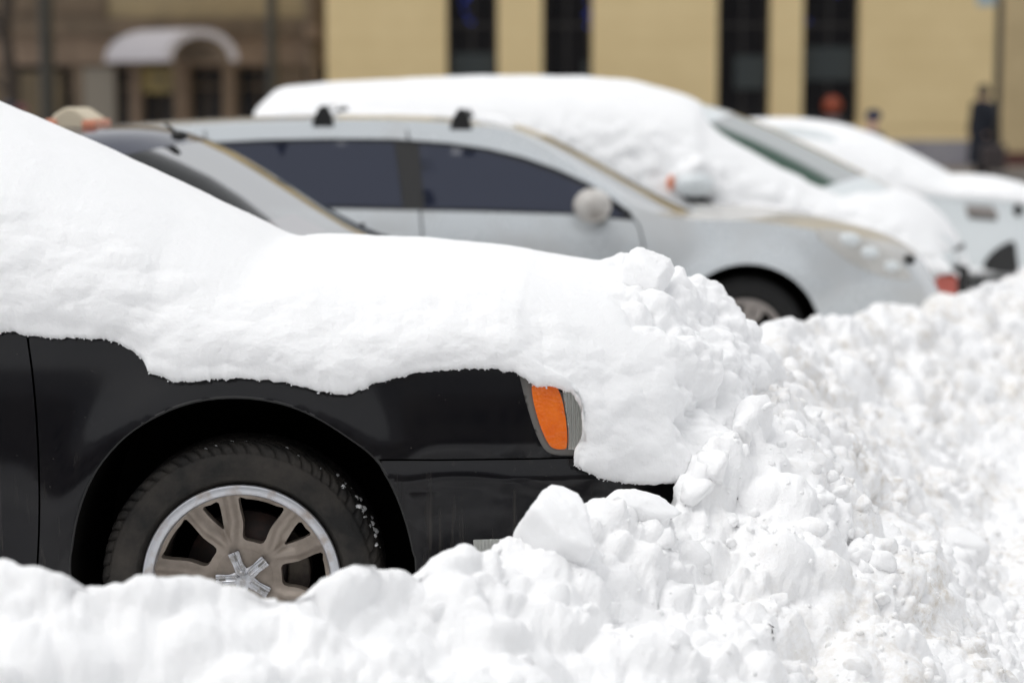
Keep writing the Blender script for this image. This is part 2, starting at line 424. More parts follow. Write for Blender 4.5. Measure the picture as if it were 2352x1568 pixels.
def top_skin(root, S, guides, parts, mats, nsub=6, nt=33, q=3.0, xq=2.0, pillar=0.9):
    """guides: (xc,zc,xe,ze) front bottom -> over the car -> rear bottom; parts[i] names section i"""
    G = catmull([g[:4] for g in guides], nsub)
    ts = np.sin(np.linspace(-1, 1, nt) * math.pi / 2)
    xc, zc, xe, ze = G.T
    ye = np.array(S(xe, ze))
    X = xc[:, None] + (xe - xc)[:, None] * np.abs(ts) ** xq
    Z = zc[:, None] + (ze - zc)[:, None] * np.abs(ts) ** q
    Y = ye[:, None] * ts[None]
    V = np.stack([X, Y, Z], -1)
    groups = {}
    for i in range(len(G) - 1):
        p = parts[i // nsub]
        for j in range(nt - 1):
            tm = abs(ts[j] + ts[j + 1]) / 2
            nm = p
            if p in ('windshield', 'rear_window') and tm > pillar: nm = ('roof_pillar', p, j > nt // 2)
            groups.setdefault(nm, []).append((i, j))
    out = {}
    for nm, cells in groups.items():
        idx = {}; vv = []; ff = []
        def vid(i, j):
            if (i, j) not in idx: idx[(i, j)] = len(vv); vv.append(V[i, j])
            return idx[(i, j)]
        for i, j in cells: ff.append((vid(i, j), vid(i + 1, j), vid(i + 1, j + 1), vid(i, j + 1)))
        if isinstance(nm, tuple): nm = nm[0]
        o = link(nm, pymesh(nm, vv, ff, True), mats.get(nm, mats['body']), root); out[nm] = o
    edge = [(float(a), float(b)) for a, b in zip(xe, ze)]
    return edge, out
def arch_poly(ax, az, r, sill, squash=1.0):
    pts = [(ax + r, sill - 0.3)]
    for k in range(0, 33):
        t = math.pi * k / 32; pts.append((ax + r * math.cos(t), az + r * squash * math.sin(t)))
    pts.append((ax - r, sill - 0.3)); return pts
def arch_liner(root, S, poly, depth=0.42, side=-1):
    pts = resample(poly, 0.08, closed=False)
    V = []; Fq = []; n = len(pts)
    for x, z in pts:
        y = float(S(x, max(z, 0.2))) - 0.012; V.append((x, side * y, z)); V.append((x, side * (y - depth), z))
    for i in range(n - 1): Fq.append((2 * i, 2 * i + 1, 2 * i + 3, 2 * i + 2))
    Fq.append(tuple(2 * i + 1 for i in range(n)))
    return link('wheel_arch_liner', pymesh('wheel_arch_liner', V, Fq), M['liner'], root)

def lathe(profile, n, mod=None):
    """profile (r, y) turned about the y axis"""
    th = np.linspace(0, 2 * np.pi, n, endpoint=False); pr = np.array(profile)
    R = np.repeat(pr[:, 0][:, None], n, 1); Y = np.repeat(pr[:, 1][:, None], n, 1)
    if mod is not None: R, Y = mod(R, Y, th[None, :])
    V = np.stack([R * np.cos(th), Y, R * np.sin(th)], -1).reshape(-1, 3)
    k = len(pr); i = np.arange(k - 1)[:, None] * n; j = np.arange(n)[None]
    Fq = np.stack([i + j, i + n + j, i + n + (j + 1) % n, i + (j + 1) % n], -1).reshape(-1, 4)
    return V, Fq
def wheel_face(r_out, nsp, pair, hub, spoke_w, inner, rot):
    """2-D rim face: list of hole polygons between forked spokes; angles in degrees"""
    holes = []
    for k in range(nsp):
        c0 = rot + 360 / nsp * k
        def pol(r, a): return (r * math.cos(math.radians(a)), r * math.sin(math.radians(a)))
        half = 180 / nsp
        # large opening between this pair and the next
        a0, a1 = c0 + pair, c0 + 360 / nsp - pair
        wo = math.degrees(spoke_w / 2 / r_out); big = []
        for t in np.linspace(0, 1, 7): big.append(pol(r_out, a0 + wo + (a1 - a0 - 2 * wo) * t))
        mid = (a0 + a1) / 2; wi = 15
        big += [pol(inner * 1.35, a1 - wo * 1.35), pol(inner * .95, mid + wi), pol(inner * 0.88, mid), pol(inner * .95, mid - wi), pol(inner * 1.35, a0 + wo * 1.35)]
        holes.append(smooth_poly(big, 3))
        # small triangular opening inside the fork
        if pair > 6:
            sm = [pol(r_out * 0.985, c0 - pair + wo * 1.25), pol(r_out * 0.995, c0), pol(r_out * 0.985, c0 + pair - wo * 1.15), pol(r_out * 0.70, c0 + 2.2), pol(r_out * 0.65, c0), pol(r_out * 0.70, c0 - 2.2)]
            holes.append(smooth_poly(sm, 3))
    return holes
def circle(r, n=96): return [(r * math.cos(2 * math.pi * i / n), r * math.sin(2 * math.pi * i / n)) for i in range(n)]
def make_wheel(root, x, z, yface, R, rr, mats, detailed=False, side=-1, width=0.21, rot=40):
    """wheel = rim (with tyre, hubcap, brake disc as its pieces); local y points inward"""
    holes = wheel_face(rr * 0.835, 5, 13.5 if detailed else 11, 0.06, 0.046 if detailed else 0.05, rr * 0.43, rot)
    def ridge(px, pz, r):
        a = np.degrees(np.arctan2(pz, px)) - rot; a = (a + 36) % 72 - 36; d = np.abs(np.abs(a) - 13.5 * np.clip((r - .25) / .35, 0.3, 1)) * r
        return (0.013 * np.clip(1 - d / 3.6, 0, 1) ** .7 - 0.006 * np.exp(-((np.abs(a) * r) / 1.6) ** 2) * (r < .66)) * sst(.25, .45, r)
    def Sf(px, pz):
        r = np.hypot(px, pz) / rr; return -(0.012 + 0.078 * np.clip(0.95 - r, 0, 1) ** 0.85 - 0.012 * np.exp(-(r / 0.3) ** 2)) + ridge(px, pz, r)
    rim = panel('wheel', mats['spoke'], root, Sf, [circle(rr * 0.90)], holes, h=0.006 if detailed else 0.03, flange=0.035)
    rim.location = (x, side * yface, z)
    if side > 0: rim.rotation_euler.z = math.pi
    n = 720 if detailed else 96
    # rim lip and barrel
    V, Fq = lathe([(rr * 0.985, 0.012), (rr * 1.0, 0.0), (rr * 0.985, -0.006), (rr * 0.90, -0.002), (rr * 0.885, 0.006), (rr * 0.875, 0.02), (rr * 0.87, 0.06), (rr * 0.83, 0.11), (rr * 0.83, 0.19)], 128)
    lip = link('rim_lip', npmesh('rim_lip', V[: 128 * 6], [f for f in Fq if f.max() < 128 * 6]), mats['lip'], rim)
    link('rim_barrel', npmesh('rim_barrel', V[128 * 5:] , [f - 128 * 5 for f in Fq if f.min() >= 128 * 5]), M['alloy_deep'], rim)
    # tyre
    prof = [(rr * 0.985, 0.016), (rr * 1.02, 0.004), (rr * 1.05, -0.004)]
    hh = R - rr
    for t in np.linspace(0.12, 0.78, 12): prof.append((rr + hh * t + 0.0, -0.004 - 0.016 * math.sin(math.pi * min(t / 0.9, 1)) ** 0.8))
    for a in np.linspace(0.12, 1, 9):
        prof.append((R - 0.028 + 0.028 * math.sin(a * math.pi / 2) - 0.0, -0.006 + 0.030 * (1 - math.cos(a * math.pi / 2))))
    for y in np.linspace(0.034, width - 0.034, 28): prof.append((R, y))
    for a in np.linspace(0, 1, 7): prof.append((R - 0.03 * (1 - math.cos(a * math.pi / 2)), width - 0.03 + 0.03 * math.sin(a * math.pi / 2)))
    prof.append((rr, width))
    def tread(Rr, Yy, th):
        if not detailed: return Rr, Yy
        N = 66; ph = (th * N / (2 * np.pi) + 9.0 * np.abs(Yy - width / 2) * 3.0 + 0.22 * np.sin(th * 7)) % 1
        g = np.clip(1 - np.abs(ph - 0.5) / 0.17, 0, 1); g = np.minimum(g * 2.5, 1)
        zone = sst(R - 0.026, R - 0.014, Rr) ; mid = (np.abs(Yy - width / 2) > 0.016)
        cir = np.clip(1 - np.abs(np.abs(Yy - width / 2) - 0.042) / 0.006, 0, 1) * (Rr > R - 0.004)
        d = 0.0125 * np.maximum(g * zone * mid, cir)
        sipe = 0.002 * (np.sin(th * N * 4 + Yy * 300) > 0.6) * (Rr > R - 0.006)
        # raised ribs on the side wall
        rib = 0.0012 * (np.abs(Rr - (rr + hh * 0.28)) < 0.004) + 0.001 * (np.abs(Rr - (rr + hh * 0.62)) < 0.003)
        return Rr - d - sipe, Yy - rib
    V, Fq = lathe(prof, n, tread)
    link('tyre', npmesh('tyre', V, Fq), mats['tyre'], rim)
    V, Fq = lathe([(0.03, 0.135), (rr * 0.62, 0.135), (rr * 0.63, 0.14), (rr * 0.63, 0.16), (0.03, 0.16)], 64)
    link('brake_disc', npmesh('brake_disc', V, Fq, False), M['disc'], rim)
    if detailed:
        # five-armed bright cap over a round dusty disc
        V, Fq = lathe([(0.0005, 0.058), (0.070, 0.060), (0.0765, 0.065), (0.078, 0.085)], 72)
        hc = link('hubcap', npmesh('hubcap', V, Fq), mats['spoke'], rim)
        star = []
        for k in range(5):
            a = math.radians(rot + 72 * k); b = math.radians(rot + 72 * k + 36)
            ca, sa = math.cos(a), math.sin(a)
            for r, w in ((0.040, -0.0125), (0.068, -0.0150), (0.072, -0.0135), (0.072, 0.0135), (0.068, 0.0150), (0.040, 0.0125)):
                star.append((r * ca - w * sa, r * sa + w * ca))
            star.append((0.027 * math.cos(b), 0.027 * math.sin(b)))
        def star_s(px, pz):
            r = np.hypot(px, pz); a = (np.degrees(np.arctan2(pz, px)) - rot + 36) % 72 - 36; w = np.abs(r * np.sin(np.radians(a)))
            return -0.052 + 0.008 * np.sqrt(np.clip(1 - (w / 0.017) ** 2, 0, 1)) - 0.006 * np.exp(-(w / 0.0035) ** 2) * (r > .02) + .004 * np.exp(-(r / .02) ** 2)
        st = panel('chrome_star', M['chrome'], rim, star_s, [star], [], h=0.0028, flange=0.014)
        for k in range(5):
            a = math.radians(rot + 72 * k); ca, sa = math.cos(a), math.sin(a)
            q = [(r * ca - w * sa, r * sa + w * ca) for r, w in ((0.048, -0.005), (0.061, -0.006), (0.064, 0), (0.061, 0.006), (0.048, 0.005))]
            MB().prism(q, 0.0475, 0.0500).build('star_inlay', M['grey_trim'], rim)
        # brake caliper behind the spokes
        cal = MB()
        ring = [(r * math.cos(t), r * math.sin(t)) for r in (0.165,) for t in np.linspace(-0.35, 0.75, 9)] + [(0.105 * math.cos(t), 0.105 * math.sin(t)) for t in np.linspace(0.75, -0.35, 9)]
        cal.prism(ring, 0.112, 0.165).build('brake_caliper', M['alloy_deep'], rim, bevel=0.006)
        # snow pressed into the tread
        mb = MB(); rr_ = random.Random(4)
        for k in range(60):
            t = math.radians(rr_.choice([rr_.gauss(30, 9), rr_.uniform(-8, 110), rr_.uniform(5, 50)])); y = rr_.uniform(0.02, 0.10)
            s = rr_.uniform(0.0015, 0.0058) * (1.6 if 15 < math.degrees(t) < 48 else 0.9)
            mb.ball(((R - 0.006) * math.cos(t), y, (R - 0.006) * math.sin(t)), (s * rr_.uniform(.8, 1.8), s * 1.8, s), 6, 4)
        mb.build('packed_snow', M['snow'], rim, smooth=True)['kind'] = 'stuff'
    return rim
def copy_tree(o, parent):
    c = o.copy(); COL.objects.link(c); c.parent = parent
    for ch in list(o.children): copy_tree(ch, c)
    return c

def underbody(root, S, x0, x1, z0, z1):
    xs = np.linspace(x0, x1, 24); V = []; Fq = []
    for x in xs:
        for (y, z) in ((-1, z0), (-1, z1), (1, z1), (1, z0)):
            w = max(float(S(x, z)) - 0.62, 0.05); V.append((x, y * w, z))
    for i in range(len(xs) - 1):
        for k in range(4): a = 4 * i + k; b = 4 * i + (k + 1) % 4; Fq.append((a, b, b + 4, a + 4))
    Fq += [(0, 1, 2, 3), tuple(4 * (len(xs) - 1) + k for k in (3, 2, 1, 0))]
    return link('underbody', pymesh('underbody', V, Fq), M['under'], root)

# ------------------------------------------------------------------ snow lying on a car
def snow_blanket(name, label, Yc, pairs, S, ns=300, nt=90, lip=0.028, n_exp=2.2, rough=1.0, mask=None, jag=0.004, holes=(), cut=None, lump=0.035, group=None, seed=0, smooth_from=None, crumbs=0):
    """pairs: ((xE,zE),(xC,zC)) edge on the near flank and matching crest over the middle"""
    A = np.array([(e[0], e[1], c[0], c[1]) for e, c in pairs], float)
    # arc-length parameter with monotone linear blend smoothed by catmull-rom
    G = catmull(A, 12); d = np.r_[0, np.cumsum(np.hypot(np.diff(G[:, 2]), np.diff(G[:, 3])) * 0.5 + np.hypot(np.diff(G[:, 0]), np.diff(G[:, 1])) * 0.5)]
    s = np.linspace(0, d[-1], ns); G = np.stack([np.interp(s, d, G[:, k]) for k in range(4)], 1)
    xe, ze, xc, zc = G.T
    z3 = np.zeros(ns)
    q = np.stack([s * 28, z3 + seed, z3], -1); ze = ze + jag * fbm(q, 4, 31 + seed, 0.7) * 1.4
    ye = np.array(S(xe, ze))
    # near half rows
    th = np.linspace(0, 1, nt) ** 1.0 * math.pi / 2
    rows = []
    lipr = [(-0.035, 0.016), (-0.004, 0.003), (0.012, 0.0), (0.022, 0.006), (0.028, 0.016)]
    for dy, dz in lipr: rows.append(np.stack([xe, -(ye + dy * lip / 0.028), ze + dz * lip / 0.028 * 0.9], -1))
    yb = ye + lip; zb = ze + lip * 0.75
    for t in th[1:]:
        c = math.cos(t) ** (2 / n_exp) if t < math.pi / 2 - 1e-6 else 0.0; sn = math.sin(t) ** (2 / n_exp)
        x = xc + (xe - xc) * c ** 1.2; rows.append(np.stack([x, -yb * c, zb + (zc - zb) * sn], -1))
    near = np.array(rows)                                   # rows x stations x 3
    far = near[:-1][::-1].copy(); far[..., 1] *= -1
    step = 1 if nt < 100 else 2
    far = far[::step] if step == 1 else np.concatenate([far[:-6:2], far[-6:]])
    V = np.concatenate([near, far]); nr = len(V)
    if smooth_from is not None:
        wgt = sst(smooth_from, smooth_from + .12, V[0, :, 0])[:, None]
        for r in range(6, nr):
            sg = min((r - 5) * 1.3, 30) if r < nr // 2 else 30
            kx = np.arange(-int(3 * sg) - 1, int(3 * sg) + 2); kn = np.exp(-0.5 * (kx / sg) ** 2); kn /= kn.sum()
            pd = np.pad(V[r], ((len(kx) // 2, len(kx) // 2), (0, 0)), mode='edge')
            sm_ = np.stack([np.convolve(pd[:, c], kn, 'valid') for c in range(3)], -1)
            V[r] = V[r] * (1 - wgt) + sm_ * wgt
    # displacement along normals
    du = np.gradient(V, axis=1); dv = np.gradient(V, axis=0); N = np.cross(du, dv); N /= (np.linalg.norm(N, axis=-1)[..., None] + 1e-9)
    if N[nt // 2, ns // 2, 1] > 0: N = -N
    p = V + np.array([seed * 3.1, Yc, 0])
    low = 1 - sst(0.25, 0.75, np.clip(1 - np.abs(V[..., 1]) / (ye[None] + 1e-3), 0, 1) * 3)   # flanks rougher than the top
    dsp = (0.003 + 0.007 * low) * fbm(p * np.array([5, 5, 7]), 3, 3) + low * (0.0032 * fbm(p * np.array([13, 13, 19]), 5, 9, 0.6) + 0.012 * (lumps3(p * np.array([1, 1, 1.3]), 0.09, 17) - .3)) + 0.0006 * fbm(p * 60, 2, 5)
    dsp = dsp * rough
    if mask is not None:
        mk = mask(V[..., 0], V[..., 1], V[..., 2], p)
        L = lumps3(p * np.array([1, 1, 1.15]), 0.15, 5) * 0.10 + lumps3(p + 3, 0.07, 6) * 0.040 + lumps3(p + 7, 0.032, 8) * 0.014 + 0.006 * fbm(p * 26, 4, 12, 0.6) + 0.02 * fbm(p * 7, 2, 14)
        dsp = dsp + mk * (L - 0.045) * (lump / 0.035)
    dsp[:2] *= 0; dsp[2:6] *= np.array([.3, .6, .8, 1])[:, None]
    V = V + N * dsp[..., None]
    keep = np.ones((nr - 1, ns - 1), bool)
    if cut is not None:
        Cc = (V[1:, 1:] + V[:-1, :-1]) / 2; keep &= ~cut(Cc[..., 0], Cc[..., 1], Cc[..., 2])
    Fq = grid_faces(nr, ns, keep)
    me = npmesh(name, V.reshape(-1, 3), Fq)
    o = link(name, me, M['snow']); o.location = (0, Yc, 0)
    if crumbs:
        # crumbs and crystals along the broken lower edge
        rg = np.random.default_rng(3); T = [clod_shape(1, rg, 8, 12) for _ in range(6)]; VV = []; FF = []; b = 0
        for _ in range(crumbs):
            st = int(np.clip(rg.integers(1, 90) * (ns // 90) + rg.normal() * 5, 5, ns - 5)); rw = rg.integers(1, 4); t, f_ = T[rg.integers(6)]; r = 0.0009 * (3.2 ** rg.random())
            A = (t * np.array([1, 1, rg.uniform(.8, 1.8)]) * r) @ rand_rot(rg).T + V[rw, st] + np.array([rg.normal() * .003, 0, -r * .6])
            VV.append(A); FF.append(f_ + b); b += len(A)
        c_ = link('edge_crumbs', npmesh('edge_crumbs', np.concatenate(VV), np.concatenate(FF)), M['snow_bank'], o); c_['kind'] = 'stuff'
    tag(o, label, 'snow', group); return o

exec_later = []
# =================================================================== GROUND
def build_ground():
    g = mat('slushy_road', (0.4, 0.38, 0.35), 0.7); n, l, b = nodes(g)
    v = objvec(n, world=True); t = tex_noise(n, l, 0.5, 8, 0.65, v)
    r = ramp(n, l, t.outputs[0], [(0.42, (0.62, 0.62, 0.63)), (0.6, (0.78, 0.78, 0.79))]); l.new(r.outputs[0], b.inputs['Base Color'])
    link('ground', pymesh('ground', [(-300, -80, 0), (300, -80, 0), (300, 400, 0), (-300, 400, 0)], [(0, 1, 2, 3)]), g)['kind'] = 'structure'
    rd = dirty(mat('brown_slush', (0.1, 0.08, 0.06), 0.55), (0.10, 0.078, 0.06), (0.17, 0.145, 0.12), 0.6, 0.4, 0.7)
    link('road', pymesh('road', [(-90, 24, 0.02), (90, 24, 0.02), (90, 38.8, 0.02), (-90, 38.8, 0.02)], [(0, 1, 2, 3)]), rd)['kind'] = 'structure'
    pv = dirty(mat('wet_pavement', (0.1, 0.08, 0.06), 0.55), (0.12, 0.10, 0.085), (0.2, 0.18, 0.16), 0.8, 0.4, 0.7)
    MB().box(-90, 90, 39, 43, 0.0, 0.14).build('pavement', pv)['kind'] = 'structure'
    MB().box(-90, 90, 38.8, 39, 0.0, 0.15).build('kerb', mat('kerb_stone', (0.3, 0.29, 0.28), 0.8))['kind'] = 'structure'

# crest of the ploughed bank: X, Y, height
CREST = []
for u, v, Y in [(-900, 1330, 3.85), (0, 1345, 3.9), (400, 1372, 3.95), (800, 1362, 4.1), (960, 1335, 4.3), (1060, 1300, 4.42), (1180, 1225, 4.6), (1270, 1190, 4.72), (1400, 1170, 4.92),
                (1560, 1130, 5.12), (1660, 1040, 5.3), (1725, 930, 5.55), (1750, 850, 6.1), (1765, 800, 7.0), (1795, 755, 8.0), (1960, 730, 9.4), (2130, 715, 10.1), (2250, 668, 11.0), (2352, 648, 11.9), (2600, 600, 14.2), (3000, 560, 18)]:
    p = P(u, v, Y); CREST.append((p.x, p.y, p.z - (0.02 if Y > 6.5 else 0.03 if Y > 5.5 else -0.01 if Y > 5.2 else 0.045 if Y > 4.5 else 0.0)))
CREST = np.array(CREST)
def bank_base(x, y):
    best = np.full(x.shape, 1e9); hc = np.zeros(x.shape); sd = np.zeros(x.shape); ar = np.zeros(x.shape)
    for i in range(len(CREST) - 1):
        a, b = CREST[i], CREST[i + 1]; dx, dy = b[0] - a[0], b[1] - a[1]; L2 = dx * dx + dy * dy
        t = np.clip(((x - a[0]) * dx + (y - a[1]) * dy) / L2, 0, 1)
        ex, ey = x - a[0] - t * dx, y - a[1] - t * dy; d = np.hypot(ex, ey); m = d < best
        best = np.where(m, d, best); hc = np.where(m, a[2] + (b[2] - a[2]) * t, hc)
        sd = np.where(m, np.sign(ex * dy - ey * dx), sd); ar = np.where(m, i + t, ar)
    road = sd > 0
    w = np.where(road, np.interp(ar, [0, 6, 9, 12, 14, 17, 20], [1.0, 1.0, 0.85, 0.75, 0.8, 0.9, 0.9]), np.interp(ar, [0, 8, 9.5, 20], [0.42, 0.34, 0.40, 0.55]))
    k = np.clip(1 - best / w, 0, 1)
    prof = np.where(road, k ** 1.15, sst(0, 1, k))
    prof = np.where(k > 0.9, prof, prof)
    return hc * prof, k, road, ar, best
BANK = {}
def build_bank():
    nr, nc = 760, 700
    Y = 2.4 * np.exp(np.linspace(0, math.log(24 / 2.4), nr)); k = np.linspace(-0.30, 0.30, nc)
    y = np.repeat(Y[:, None], nc, 1); x = k[None] * (y + 0.3); z3 = np.zeros_like(x); p3 = np.stack([x, y, z3], -1)
    wx = x + 0.07 * perlin(p3 * 4, 1); wy = y + 0.07 * perlin(p3 * 4, 2)
    hb, kk, road, ar, best = bank_base(wx, wy)
    onb = sst(0.0, 0.30, kk); near = 1 - sst(3.5, 7, ar)
    hb = hb + 0.03 * fbm(p3 * 1.7, 3, 20) * (0.4 + 0.6 * onb) + 0.03
    V = np.stack([x, y, hb], -1)
    N = np.cross(np.gradient(V, axis=1), np.gradient(V, axis=0)); N /= np.linalg.norm(N, axis=-1)[..., None]; N *= np.sign(N[..., 2:3])
    # heaped lumps push out square to the slope
    q = V + 0.02 * np.stack([perlin(V * 9, 3), perlin(V * 9, 4), perlin(V * 9, 5)], -1)
    side = np.exp(-np.clip(best - 0.7, 0, 9) / 1.5) * road
    core = sst(0.05, 0.55, kk)
    D = (0.46 * core + 0.06 + 0.10 * side) * 0.20 * (lumps3(q, 0.20, 1, 0.95) - 0.34) * (0.95 - 0.30 * near) * (1 - 0.35 * sst(9.5, 12, ar))
    D += (0.30 * core + 0.12 + 0.25 * side) * 0.09 * (lumps3(q + 5, 0.09, 2, .9) - 0.33) * (1 - 0.35 * near)
    D += (0.45 * onb + 0.25 + 0.35 * side) * 0.038 * (lumps3(q + 9, 0.038, 3) - 0.3) * (1 - 0.4 * near) * sst(-.25, .25, fbm(V * 3, 2, 77))
    D += (0.011 * fbm(V * 14, 4, 22, 0.62) + 0.0045 * fbm(V * 45, 3, 24, 0.6) * sst(-.2, .3, fbm(V * 2.5, 2, 78))) * (1 - 0.5 * near)
    D += 0.010 * np.clip(lumps2(x, y, 0.022, 31) - .2, 0, 1) * road * (1 - core) * (x > 0.3)
    V = V + N * D[..., None]; V[..., 2] = np.maximum(V[..., 2], 0.006)
    BANK.update(V=V.reshape(-1, 3), kk=kk.ravel(), road=road.ravel(), ar=ar.ravel(), best=best.ravel(), area=(y * y).ravel(), N=N.reshape(-1, 3))
    me = npmesh('snow_bank', V.reshape(-1, 3), grid_faces(nr, nc))
    o = link('snow_bank', me, M['snow_bank'])
    tag(o, 'long ploughed snow bank heaped against the front of the parked cars', 'snow bank', kind='stuff')

# clods -------------------------------------------------------------
def icosphere(sub):
    import bmesh
    bm = bmesh.new(); bmesh.ops.create_icosphere(bm, subdivisions=sub, radius=1)
    V = np.array([v.co[:] for v in bm.verts]); Fc = np.array([[v.index for v in f.verts] for f in bm.faces]); bm.free(); return V, Fc
ICO = {s: icosphere(s) for s in (1, 2, 3, 4, 5)}
def clod_shape(sub, rng, facets=9, soft=10.0, nz=0.05):
    V, Fc = ICO[sub]; d = V
    n = rng.normal(size=(facets, 3)); n /= np.linalg.norm(n, axis=1)[:, None]; dist = rng.uniform(0.62, 1.0, facets)
    c = d @ n.T; r = np.where(c > 0.12, dist / np.maximum(c, 0.12), 3.0)
    r = np.concatenate([r, np.full((len(d), 1), 1.35)], 1)
    rm = -np.log(np.exp(-soft * r).sum(1)) / soft
    o = rng.uniform(0, 50, 3)
    rm = rm + nz * fbm(d * 2.2 + o, 3, 3) + nz * 0.5 * fbm(d * 6 + o, 3, 7)
    return d * rm[:, None] * np.array([1, rng.uniform(.75, 1.05), rng.uniform(.6, .95)]), Fc
def rand_rot(rng):
    q = rng.normal(size=4); q /= np.linalg.norm(q); w, x, y, z = q
    return np.array([[1 - 2 * (y * y + z * z), 2 * (x * y - z * w), 2 * (x * z + y * w)], [2 * (x * y + z * w), 1 - 2 * (x * x + z * z), 2 * (y * z - x * w)], [2 * (x * z - y * w), 2 * (y * z + x * w), 1 - 2 * (x * x + y * y)]])
def build_clods():
    rng = np.random.default_rng(5)
    T = {s: [clod_shape(s, rng, facets=10 + i % 5, soft=9 + 4 * (i % 4), nz=0.07) for i in range(14)] for s in (1, 2, 3)}
    spec = []
    B = BANK; road = B['road']; kk = B['kk']; ar = B['ar']; best = B['best']
    def sample(n, w, rlo, rhi, sub, sink=0.3, pw=2.0):
        w = w * B['area']; i = rng.choice(len(w), n, p=w / w.sum())
        for j in i:
            r = rlo * (rhi / rlo) ** (rng.random() ** pw); spec.append((*(B['V'][j] + B['N'][j] * r * (0.25 - sink)), r, sub))
    on = (kk > 0.05) & (ar > 1) & (B['V'][:, 1] < 14)
    sample(190, on * (kk < .93) * (1.0 - .6 * (ar < 6)), 0.025, 0.075, 3, .65)
    nose = on * (B['V'][:, 0] > .45) * (B['V'][:, 0] < .95) * (B['V'][:, 1] > 5.0) * (B['V'][:, 1] < 7)
    sample(55, nose, 0.02, 0.05, 3, .5); sample(130, nose, 0.008, 0.025, 2, .45)
    sample(520, on * (ar > 5) * (0.4 + road), 0.012, 0.04, 2, .6)
    strew = road & (kk < 0.3) & (best < 3.4) & (B['V'][:, 1] < 12) & (B['V'][:, 0] > 0)
    sample(420, strew * np.exp(-best / 1.2), 0.015, 0.055, 2, .4)
    sample(3000, (strew | (on & road & (ar > 6))) * 1.0, 0.004, 0.013, 1, .45)
    spec = np.array(spec)
    VV, FF, b = [], [], 0
    for (x, y, z, r, sub) in spec:
        V, Fc = T[int(sub)][rng.integers(14)]; A = V @ rand_rot(rng).T * r
        A[:, 2] *= 0.85; A = A + np.array([x, y, z]); VV.append(A); FF.append(Fc + b); b += len(V)
    o = link('snow_clods', npmesh('snow_clods', np.concatenate(VV), np.concatenate(FF)), M['snow_bank'])
    tag(o, 'loose lumps and crumbs of snow scattered over the ploughed bank', 'snow lumps', kind='stuff')
def block(name, label, c, r, seed, sub=5, sq=(1, 1, 1), facets=10, soft=14, rot=0, mt='snow'):
    rng = np.random.default_rng(seed); V, Fc = clod_shape(sub, rng, facets, soft, 0.035)
    V = V + 0.012 * fbm(V * 9, 3, 2)[:, None] * V
    V = V * np.array(sq) * r
    o = link(name, npmesh(name, V, Fc), M[mt]); o.location = c; o.rotation_euler.z = rot
    tag(o, label, 'snow block'); return o

